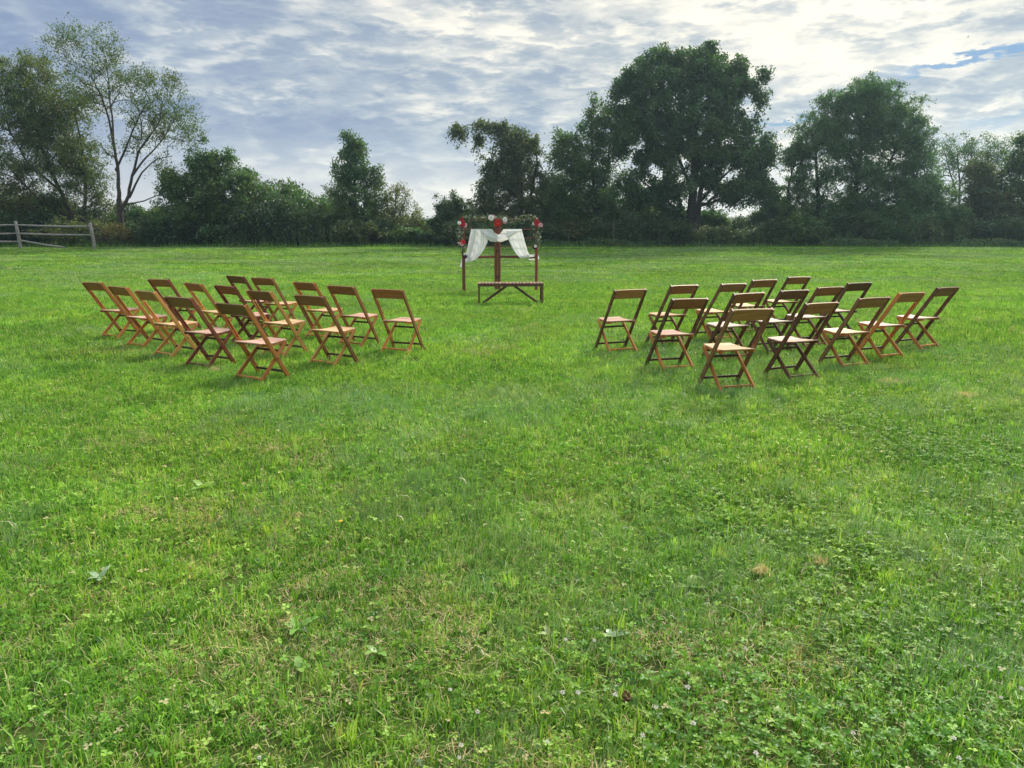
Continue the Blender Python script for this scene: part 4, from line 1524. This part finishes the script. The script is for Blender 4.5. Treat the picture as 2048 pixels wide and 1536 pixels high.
def build_drape():
    m, t, out = material('sheer_white_cloth')
    tc = t.new('ShaderNodeTexCoord').outputs['Object']
    n = t.noise(tc, 30, 3, .5)
    col = t.ramp(n, [(.3, (.86, .87, .88)), (.7, (.91, .92, .92))])
    df = t.new('ShaderNodeBsdfDiffuse'); t.put(df.inputs[0], col)
    tr = t.new('ShaderNodeBsdfTranslucent'); t.put(tr.inputs[0], col)
    mx = t.new('ShaderNodeMixShader'); mx.inputs[0].default_value = .4
    t.l.new(df.outputs[0], mx.inputs[1]); t.l.new(tr.outputs[0], mx.inputs[2])
    t.l.new(mx.outputs[0], out.inputs[0])
    root = empty('white_drape', (fm.x, fm.y - .05, 0))
    tag(root, 'sheer white cloth draped over the upper rod of the flower arch', 'drape')
    o3 = Vector(root.location)

    def poly(pts, u):
        P = np.array(pts, float)
        s = np.linspace(0, 1, len(P))
        return np.array([np.interp(u, s, P[:, 0]), np.interp(u, s, P[:, 1])])

    def sheet(name, left, right, nu, nv, fold, seed, base=.05):
        """left and right edges run from top to bottom; fold(u, v) is the depth in metres"""
        vs, fs = [], []
        for j in range(nv + 1):
            v = j / nv
            a, b = poly(left, v), poly(right, v)
            for i in range(nu + 1):
                u = i / nu
                p = a * (1 - u) + b * u
                vs.append(arch_pt(p[0], p[1], base + fold(u, v)) - o3)
        w = nu + 1
        for j in range(nv):
            for i in range(nu):
                fs.append((j * w + i, j * w + i + 1, (j + 1) * w + i + 1, (j + 1) * w + i))
        me = new_mesh(name, vs, fs, True)
        o = add(name, me, m, root)
        return o
    s = math.sin

    def folds(u, k, sd):
        return float(vnoise(u * k + sd, sd)) * 1.3 - .65 + .5 * (float(vnoise(u * k * 2.3 + sd * 3, sd + 4)) - .5)
    sheet('tail', [(436, 334), (415, 430), (395, 540), (372, 650), (356, 740), (352, 800)], [(640, 336), (655, 430), (668, 510), (620, 610), (560, 700), (500, 762)], 44, 30,
          lambda u, v: (.08 + .08 * v) * folds(u + .05 * s(v * 3), 7.0, 3.3), 1, .075)
    sheet('tail', [(930, 336), (940, 420), (962, 500), (1010, 600), (1060, 685), (1125, 742)], [(1140, 336), (1165, 430), (1188, 520), (1212, 600), (1236, 670), (1262, 712)], 40, 28,
          lambda u, v: (.07 + .07 * v) * folds(u + .06 * s(v * 2.5), 5.5, 8.1), 2, .07)
    # swag: columns run from its upper to its lower edge
    top = [(440, 336), (540, 336), (640, 336), (728, 337), (760, 385), (805, 412), (845, 400), (884, 337), (960, 336), (1050, 336), (1138, 336)]
    bot = [(470, 338), (565, 352), (640, 455), (700, 508), (760, 514), (805, 516), (870, 512), (945, 484), (1020, 425), (1085, 378), (1139, 341)]
    nu, nv = 60, 16
    vs, fs = [], []
    for i in range(nu + 1):
        u = i / nu
        a, b = poly(top, u), poly(bot, u)
        for j in range(nv + 1):
            v = j / nv
            p = a * (1 - v) + b * v
            k = s(u * 3.14159)
            vs.append(arch_pt(p[0], p[1], .10 + .05 * k * s(v * 3.1) + .10 * folds(v + .1 * s(u * 4), 4.5, 5.7) * k) - o3)
    for i in range(nu):
        for j in range(nv):
            a = i * (nv + 1) + j
            fs.append((a, a + 1, a + nv + 2, a + nv + 1))
    add('swag', new_mesh('swag', vs, fs, True), m, root)
    # the ends tucked round the outer posts
    sheet('loose_end', [(352, 752), (352, 790), (352, 812)], [(512, 757), (470, 778), (372, 802)], 14, 8, lambda u, v: .02 * s(u * 11), 3, .06)
    sheet('loose_end', [(296, 745), (290, 800), (276, 862)], [(316, 742), (318, 800), (306, 876)], 6, 10, lambda u, v: .012 * s(u * 7 + v * 4), 4, -.05)
    sheet('loose_end', [(1120, 712), (1118, 735), (1140, 748)], [(1322, 688), (1322, 705), (1318, 722)], 18, 8, lambda u, v: .016 * s(v * 8 + u * 4), 5, .05)
    sheet('loose_end', [(1232, 752), (1240, 765), (1262, 773)], [(1322, 748), (1322, 760), (1310, 772)], 8, 4, lambda u, v: .01 * s(u * 7), 6, -.05)
    sheet('loose_end', [(1366, 700), (1368, 740), (1374, 768)], [(1374, 702), (1386, 740), (1386, 762)], 4, 8, lambda u, v: .01 * s(v * 7), 7, -.04)


build_drape()

# ------------------------------------------------------------------ garlands and flowers
GARL = leafy('garland_leaf', [(0, (.07, .11, .06)), (.4, (.13, .18, .11)), (.75, (.24, .28, .19)), (.92, (.40, .40, .31)), (1, (.12, .06, .08))], .2, .08, 3.0)


def petal_mat(name, c0, c1):
    m, t, out = material(name)
    at = t.new('ShaderNodeAttribute', attribute_name='rnd')
    col = t.ramp(at.outputs['Fac'], [(0, c0), (1, c1)])
    p = principled(t, out, col, .6, .2)
    return m


PET = {'red': petal_mat('red_petal', (.45, .008, .008), (.75, .045, .030)), 'crimson': petal_mat('crimson_petal', (.30, .008, .020), (.55, .03, .045)), 'pink': petal_mat('pink_petal', (.62, .20, .26), (.85, .46, .50)),
       'white': petal_mat('white_petal', (.90, .84, .72), (.95, .92, .84)), 'plum': petal_mat('plum_petal', (.035, .012, .035), (.09, .03, .075))}
CENTRE = plain('flower_centre', (.035, .012, .02), .7, .2, .3, 60)


def flower(kind, c, r, label, seed, face=(0.1, -1, .25)):
    g = random.Random(seed)
    root = empty('flower', c)
    q = Vector(face).normalized().to_track_quat('Z', 'Y')
    vs, fs, rn = [], [], []
    for ring, (cnt, rad, tilt) in enumerate(((6, 1.0, .25), (5, .72, .75), (4, .45, 1.1))):
        for k in range(cnt):
            an = k * 2 * math.pi / cnt + ring * .5 + g.uniform(-.12, .12)
            rr = r * rad * g.uniform(.88, 1.1)
            w = rr * (.62 if ring == 0 else .55)
            ti = tilt + g.uniform(-.12, .12)
            d = Vector((math.cos(an) * math.cos(ti), math.sin(an) * math.cos(ti), math.sin(ti)))
            s = Vector((-math.sin(an), math.cos(an), 0))
            n = d.cross(s)
            o = len(vs)
            for u, ww, lift in ((0, .15, 0), (.35, .75, -.05), (.7, 1.0, .02), (1.0, .55, .16)):
                for e in (-1, 0, 1):
                    vs.append(q @ (d * rr * u + s * w * ww * e + n * (-rr) * (lift + .10 * abs(e))))
                    rn.append(u * .8 + g.uniform(0, .2))
            for a in range(3):
                for b in range(2):
                    i = o + a * 3 + b
                    fs.append((i, i + 1, i + 4, i + 3))
    me = new_mesh('petals', vs, fs, True)
    a = me.attributes.new('rnd', 'FLOAT', 'POINT')
    a.data.foreach_set('value', np.array(rn, np.float32))
    add('petals', me, PET[kind], root)
    bm = bmesh.new()
    bmesh.ops.create_icosphere(bm, subdivisions=1, radius=r * .24)
    for v in bm.verts:
        v.co = q @ (Vector((v.co.x, v.co.y, v.co.z * .7 + r * .16)))
    me = bpy.data.meshes.new('flower_centre')
    bm.to_mesh(me)
    bm.free()
    add('flower_centre', me, CENTRE, root)
    tag(root, label, 'flower')


for kind, x, y, r, lb in (
        ('red', 806, 244, .098, 'largest bright red flower at the top middle of the arch'),
        ('crimson', 306, 258, .080, 'crimson flower on the arch corner above the lone lower red flower'),
        ('crimson', 1352, 252, .074, 'crimson flower on the arch corner nearest the big maple'),
        ('red', 316, 520, .070, 'red flower halfway down the arch post on the rail fence side'),
        ('pink', 304, 540, .055, 'pink flower tucked under the red flower halfway down the arch post'),
        ('pink', 350, 285, .055, 'pink flower beside the crimson corner flower, rail fence side'),
        ('white', 268, 250, .042, 'white flower beside the crimson corner flower, rail fence side'),
        ('white', 712, 178, .068, 'white flower just beside the largest red flower, rail fence side'),
        ('pink', 744, 164, .048, 'small pink flower on top of the arch next to a white one'),
        ('white', 908, 202, .055, 'white flower beside the largest red flower, big maple side'),
        ('pink', 906, 236, .045, 'dusky pink flower below the white one, next to the largest red flower'),
        ('white', 1312, 262, .042, 'white flower beside the crimson corner flower, big maple side'),
        ('pink', 1406, 280, .052, 'pink flower at the outer edge of the arch corner, big maple side'),
        ('white', 1334, 575, .038, 'small white flower at the lower end of the garland, big maple side'),
        ('plum', 1318, 592, .050, 'dark plum flower at the lower end of the garland, big maple side'),
        ('plum', 352, 716, .058, 'dark plum flower at the lower end of the garland, rail fence side'),
        ('white', 350, 690, .036, 'small white flower over the plum one, rail fence side'),
        ('crimson', 308, 190, .032, 'small crimson bud on top of the arch corner post')):
    flower(kind, arch_pt(x, y, .11), r, lb, int(x * 7 + y))


def garland(pts, n, spread, leaf, label, seed):
    g = np.random.default_rng(seed)
    W = [np.array(arch_pt(x, y, .05)) for x, y in pts]
    root = empty('garland', Vector(W[0]))
    tag(root, label, 'garland')
    P = np.array(W)
    s = np.linspace(0, 1, len(P))
    u = np.sort(g.random(n))
    B = np.stack([np.interp(u, s, P[:, k]) for k in range(3)], -1)
    C = B + g.normal(0, 1, (n, 3)) * np.array([spread, spread * .55, spread])
    D = g.normal(0, 1, (n, 3)) + (C - B) * 14
    Nn = g.normal(0, .7, (n, 3)) + np.array([0, -.7, .4])
    me = leaves_mesh('leaves', C - W[0], D, Nn, leaf * g.uniform(.6, 1.3, n), leaf * .5 * g.uniform(.7, 1.2, n), g.random(n))
    me.materials.append(GARL)
    add('leaves', me, None, root)
    uu = np.linspace(0, 1, 24)
    path = np.stack([np.interp(uu, s, P[:, k]) for k in range(3)], -1) + g.normal(0, .01, (24, 3)) - W[0]
    tube_object('stem', path, [.006] * 24, M['bark'], root, 5)


garland([(330, 178), (420, 186), (520, 196), (620, 188), (720, 190), (800, 186)], 170, .040, .075, 'grey green leaf garland along the arch top, rail fence side', 1)
garland([(815, 180), (900, 200), (960, 220), (1040, 225), (1120, 200), (1200, 172), (1330, 190)], 240, .046, .075, 'grey green leaf garland along the arch top, big maple side', 2)
garland([(305, 300), (280, 380), (268, 440), (290, 500), (320, 600), (330, 690)], 150, .036, .085, 'grey green leaf garland hanging down the arch post, rail fence side', 3)
garland([(1350, 290), (1350, 360), (1372, 440), (1355, 500), (1352, 560)], 150, .040, .075, 'grey green leaf garland hanging down the arch post, big maple side', 4)


# ------------------------------------------------------------------ bench
def build_bench():
    a, b = on_ground(*C5(546, 1392)), on_ground(*C5(1428, 1388))
    mid = (a + b) / 2
    root = empty('slatted_bench', (mid.x, mid.y, 0), math.atan2(b.y - a.y, b.x - a.x))
    tag(root, 'low brown slatted bench with two slanting braces in front of the flower arch', 'bench')
    half = (b - a).length / 2
    H, dep, t = .425, .36, .042
    bw = M['bench_wood']
    for x in (-half, half):
        for y in (0, dep):
            bar('leg', (x, y, -.03), (x, y, H - .052), t, t, bw, root, up=(0, 1, 0))
        bar('foot_rail', (x, t / 2 + .001, .05), (x, dep - t / 2 - .001, .05), .03, .03, bw, root)
    for y in (0, dep):
        bar('apron', (-half - t / 2, y, H - .028), (half + t / 2, y, H - .028), t, .048, bw, root)
    for s in (-1, 1):
        bar('brace', (s * .07, dep * .5, H - .045), (s * (half - .075), dep * .5, .015), .035, .05, bw, root, up=(0, 0, 1))
    n = 19
    L = 2 * half + t + .02
    w = L / n
    for k in range(n):
        x = -L / 2 + w * (k + .5)
        bar('slat', (x, -.04, H + .0065), (x, dep + .04, H + .0065), w - .016, .020, M['bench_top'], root)


build_bench()


# ------------------------------------------------------------------ small things in the grass
def clover_flowers():
    m = PET['white']
    g = random.Random(4)
    vs, fs = [], []
    for k in range(46):       # florets standing out from the middle of the head
        zz = g.uniform(-.75, 1)
        an = g.uniform(0, 6.28)
        d = Vector((math.cos(an) * math.sqrt(1 - zz * zz), math.sin(an) * math.sqrt(1 - zz * zz), zz))
        sd = d.orthogonal().normalized() * .16
        up = d.cross(sd).normalized() * .16
        L = g.uniform(.75, 1.3)
        o = len(vs)
        vs += [d * .2, d * L * .75 + sd, d * L + Vector((0, 0, .1)), d * L * .75 - sd, d * L * .8 + up]
        fs += [(o, o + 1, o + 2, o + 3), (o, o + 2, o + 4)]
    me = new_mesh('flower_head', vs, fs)
    a = me.attributes.new('rnd', 'FLOAT', 'POINT')
    a.data.foreach_set('value', np.random.default_rng(3).random(len(me.vertices)).astype(np.float32))
    me.materials.append(m)
    v, q = tube_arrays([(0, 0, -.01), (.002, .001, .035), (0, 0, .072)], [.0011] * 3, 4)
    st = fast_mesh('stalk', v, q, None, {'rnd': np.full(len(v), .5)})
    st.materials.append(M['clover'])
    spots = [(900, 1392), (922, 1505), (955, 1437), (1095, 1498), (1125, 1398), (1155, 1398), (1230, 1402), (1188, 1292), (1310, 1428), (1285, 1485), (1375, 1387), (1360, 1275), (1385, 1460), (1882, 1270), (1855, 1292), (1905, 1490),
             (2000, 1408), (2040, 1390), (2045, 1215), (1490, 1308), (1375, 1358), (1887, 1108), (1735, 1075), (1915, 1560), (918, 1548), (520, 1540), (1510, 1520), (1705, 1480), (238, 918), (1995, 1240), (1130, 1290), (1960, 1170)]
    for k, (px, py) in enumerate(spots):
        p = on_ground(px, min(py, 1530), .05)
        r = empty('clover_flower', (p.x, p.y, float(ground_z(p.x, p.y))), g.uniform(0, 6))
        tag(r, 'small white clover flower head standing in the short grass', 'flower', 'white clover flowers in the lawn')
        h = add('flower_head', me, None, r)
        s = g.uniform(.0055, .0088)
        h.scale, h.location = (s, s, s * .9), (0, 0, .074)
        add('stalk', st, None, r)


clover_flowers()


def weed(px, py, n, L, label, seed, mat):
    """rosette of toothed leaves"""
    g = random.Random(seed)
    p = on_ground(px, py, .02)
    root = empty('broad_leaved_weed', (p.x, p.y, float(ground_z(p.x, p.y))))
    tag(root, label, 'weed', 'broad leaved weeds in the lawn')
    for k in range(n):
        an = k * 5.0 / n + seed + g.uniform(-.5, .5)
        l, w = L * g.uniform(.5, 1.25), L * g.uniform(.34, .52)
        rise = g.uniform(.35, 1.1)
        vs, fs, rn = [], [], []
        m = 7
        for i in range(m + 1):
            u = i / m
            ww = w * (math.sin(min(1, u * 1.02) ** .75 * 3.0) * .5 + .05) * (.8 if i % 2 else 1.1)
            z = .018 + l * (rise * u - .55 * rise * u * u)
            for e in (-1, 0, 1):
                vs.append((math.cos(an) * l * u - math.sin(an) * ww * e, math.sin(an) * l * u + math.cos(an) * ww * e, z + .12 * ww * abs(e)))
                rn.append(.45 + .5 * g.random())
        for i in range(m):
            for e in range(2):
                a = i * 3 + e
                fs.append((a, a + 1, a + 4, a + 3))
        me = new_mesh('leaf', vs, fs, True)
        at = me.attributes.new('rnd', 'FLOAT', 'POINT')
        at.data.foreach_set('value', np.array(rn, np.float32))
        add('leaf', me, mat, root)


M['weed'] = leafy('weed_leaf', [(0, (.14, .32, .04)), (.5, (.24, .44, .06)), (1, (.36, .52, .09))], .4, .06, 2.0)
M['weed_pale'] = leafy('pale_weed_leaf', [(0, (.22, .36, .16)), (1, (.38, .50, .26))], .35, .08, 2.0)
weed(595, 1256, 4, .075, 'bright green rosette of broad leaves in the worn dry strip', 1, M['weed'])
weed(438, 1420, 3, .055, 'pale green folded leaf pair standing in thin grass', 2, M['weed'])
weed(755, 1305, 5, .055, 'small bright upright leaf tuft beside the clover bed', 3, M['weed'])
weed(1378, 1170, 3, .11, 'tall toothed bright leaf standing up in the grass', 4, M['weed'])
weed(600, 1338, 4, .065, 'spread of bright leaves on bare thatch', 5, M['weed'])
weed(1225, 1272, 4, .06, 'flat dark glossy leaf rosette among dry blades', 6, M['weed_pale'])
weed(1100, 1268, 3, .05, 'pale grey green rounded leaves in the grass', 7, M['weed_pale'])
weed(200, 1158, 4, .06, 'pale leafed weed at the edge of a bare spot', 8, M['weed_pale'])
weed(405, 975, 6, .10, 'wide bright leafed weed out in the open lawn', 9, M['weed'])
weed(1550, 1436, 4, .055, 'upright narrow leafed weed beside clover', 10, M['weed'])


def dry_clump(px, py, r, n, label, seed, mat):
    d = blades(n, r, .012, .05, .002, .004, 1.3, seed, tuft=n, size=r * .5)
    p = on_ground(px, py, .03)
    me = fast_mesh('dead_grass_clump', d[0], d[1], d[2], {'rnd': .55 + .45 * d[3]})
    o = add('dead_grass_clump', me, mat)
    o.location = (p.x, p.y, float(ground_z(p.x, p.y)) + .035)
    tag(o, label, 'grass clump')


dry_clump(430, 740, .05, 240, 'straw coloured ball of dead clippings by a rear leg of a chair', 5, M['dry'])
dry_clump(1535, 1150, .045, 110, 'straw coloured tuft of dead clippings in open grass', 6, M['dry'])
dry_clump(1630, 1122, .03, 70, 'tiny straw coloured tuft of dead clippings', 7, M['dry'])
dry_clump(1920, 790, .10, 300, 'flat patch of straw coloured clippings beyond the outer chairs', 8, M['dry'])
dry_clump(1800, 768, .12, 260, 'thin streak of straw coloured clippings behind the chairs', 9, M['dry'])


def soil_clod():
    p = on_ground(1252, 1392, .03)
    bm = bmesh.new()
    bmesh.ops.create_icosphere(bm, subdivisions=3, radius=.022)
    for v in bm.verts:
        n = float(vnoise(v.co.x * 160 + 50, v.co.y * 160 + v.co.z * 130 + 50))
        v.co *= .65 + .7 * n
        v.co.z *= 1.1
    me = bpy.data.meshes.new('soil_clod')
    bm.to_mesh(me)
    bm.free()
    o = add('soil_clod', me, plain('dry_brown_soil', (.13, .075, .045), .95, .05, .4, 60))
    o.location = (p.x, p.y, float(ground_z(p.x, p.y)) + .022)
    tag(o, 'small brown clod of soil sitting among the clover', 'clod')


soil_clod()


def yellow_flower(px, py, label, z=.05):
    p = on_ground(px, py, z)
    r = empty('yellow_flower', (p.x, p.y, float(ground_z(p.x, p.y))))
    tag(r, label, 'flower')
    vs, fs = [(0, 0, z + .004)], []
    for k in range(12):
        a = k * math.pi / 6
        rad = .013 if k % 2 == 0 else .008
        vs.append((math.cos(a) * rad, math.sin(a) * rad, z + .008))
    for k in range(12):
        fs.append((0, 1 + k, 1 + (k + 1) % 12))
    add('petals', new_mesh('petals', vs, fs), plain('yellow_petal', (.75, .50, .03), .6, .2, .15, 60), r)
    tube_object('stalk', [(0, 0, -.01), (.001, 0, z * .5), (0, 0, z + .004)], [.0013] * 3, M['bark'], r, 5)


yellow_flower(682, 1044, 'single tiny yellow flower in the open lawn')
yellow_flower(1617, 663, 'single yellow dandelion between the chairs on big maple side')


def bird(px, py, Y, label, rz):
    p = at_dist(px, py, Y)
    vs = [(0, .16, 0), (.035, .03, .01), (-.035, .03, .01), (0, .02, .035), (0, .02, -.03), (0, -.16, 0), (.03, -.22, 0), (-.03, -.22, 0)]
    fs = [(0, 1, 3), (0, 3, 2), (0, 4, 1), (0, 2, 4), (1, 5, 3), (3, 5, 2), (1, 4, 5), (2, 5, 4), (5, 6, 7)]
    root = empty('flying_bird', p, rz)
    root.rotation_euler = (.2, .35, rz)
    tag(root, label, 'bird')
    add('body', new_mesh('body', vs, fs), M['metal_dark'], root)
    for s in (-1, 1):
        w = [(.03 * s, .05, .01), (.17 * s, .07, .06), (.30 * s, -.04, .03), (.15 * s, -.03, .05), (.03 * s, -.04, .01), (.16 * s, .0, .035)]
        add('wing', new_mesh('wing', w, [(0, 1, 3, 4), (1, 2, 3), (0, 5, 1), (4, 3, 5), (1, 5, 2), (3, 2, 5)]), M['metal_dark'], root)


bird(62, 73, 85, 'small dark bird flying high over the tall open tree', .6)
bird(1936, 74, 120, 'tiny dark bird flying far above the locust tree', 1.4)



# ------------------------------------------------------------------ thin bluish haze
def build_haze():
    bm = bmesh.new()
    bmesh.ops.create_cube(bm, size=1.0)
    bmesh.ops.scale(bm, vec=(660, 420, 40), verts=bm.verts)
    bmesh.ops.translate(bm, vec=(0, 142, 18.9), verts=bm.verts)
    me = bpy.data.meshes.new('haze')
    bm.to_mesh(me)
    bm.free()
    m = bpy.data.materials.new('thin_haze')
    m.use_nodes = True
    t = NT(m.node_tree)
    t.n.clear()
    out = t.new('ShaderNodeOutputMaterial')
    v = t.new('ShaderNodeVolumePrincipled')
    v.inputs['Color'].default_value = (.58, .81, 1.0, 1)
    v.inputs['Density'].default_value = .0007
    v.inputs['Anisotropy'].default_value = .5
    t.l.new(v.outputs[0], out.inputs['Volume'])
    o = add('haze', me, m)
    tag(o, 'thin bluish haze in the air over the lawn and hedgerow', 'haze', kind='stuff')


build_haze()
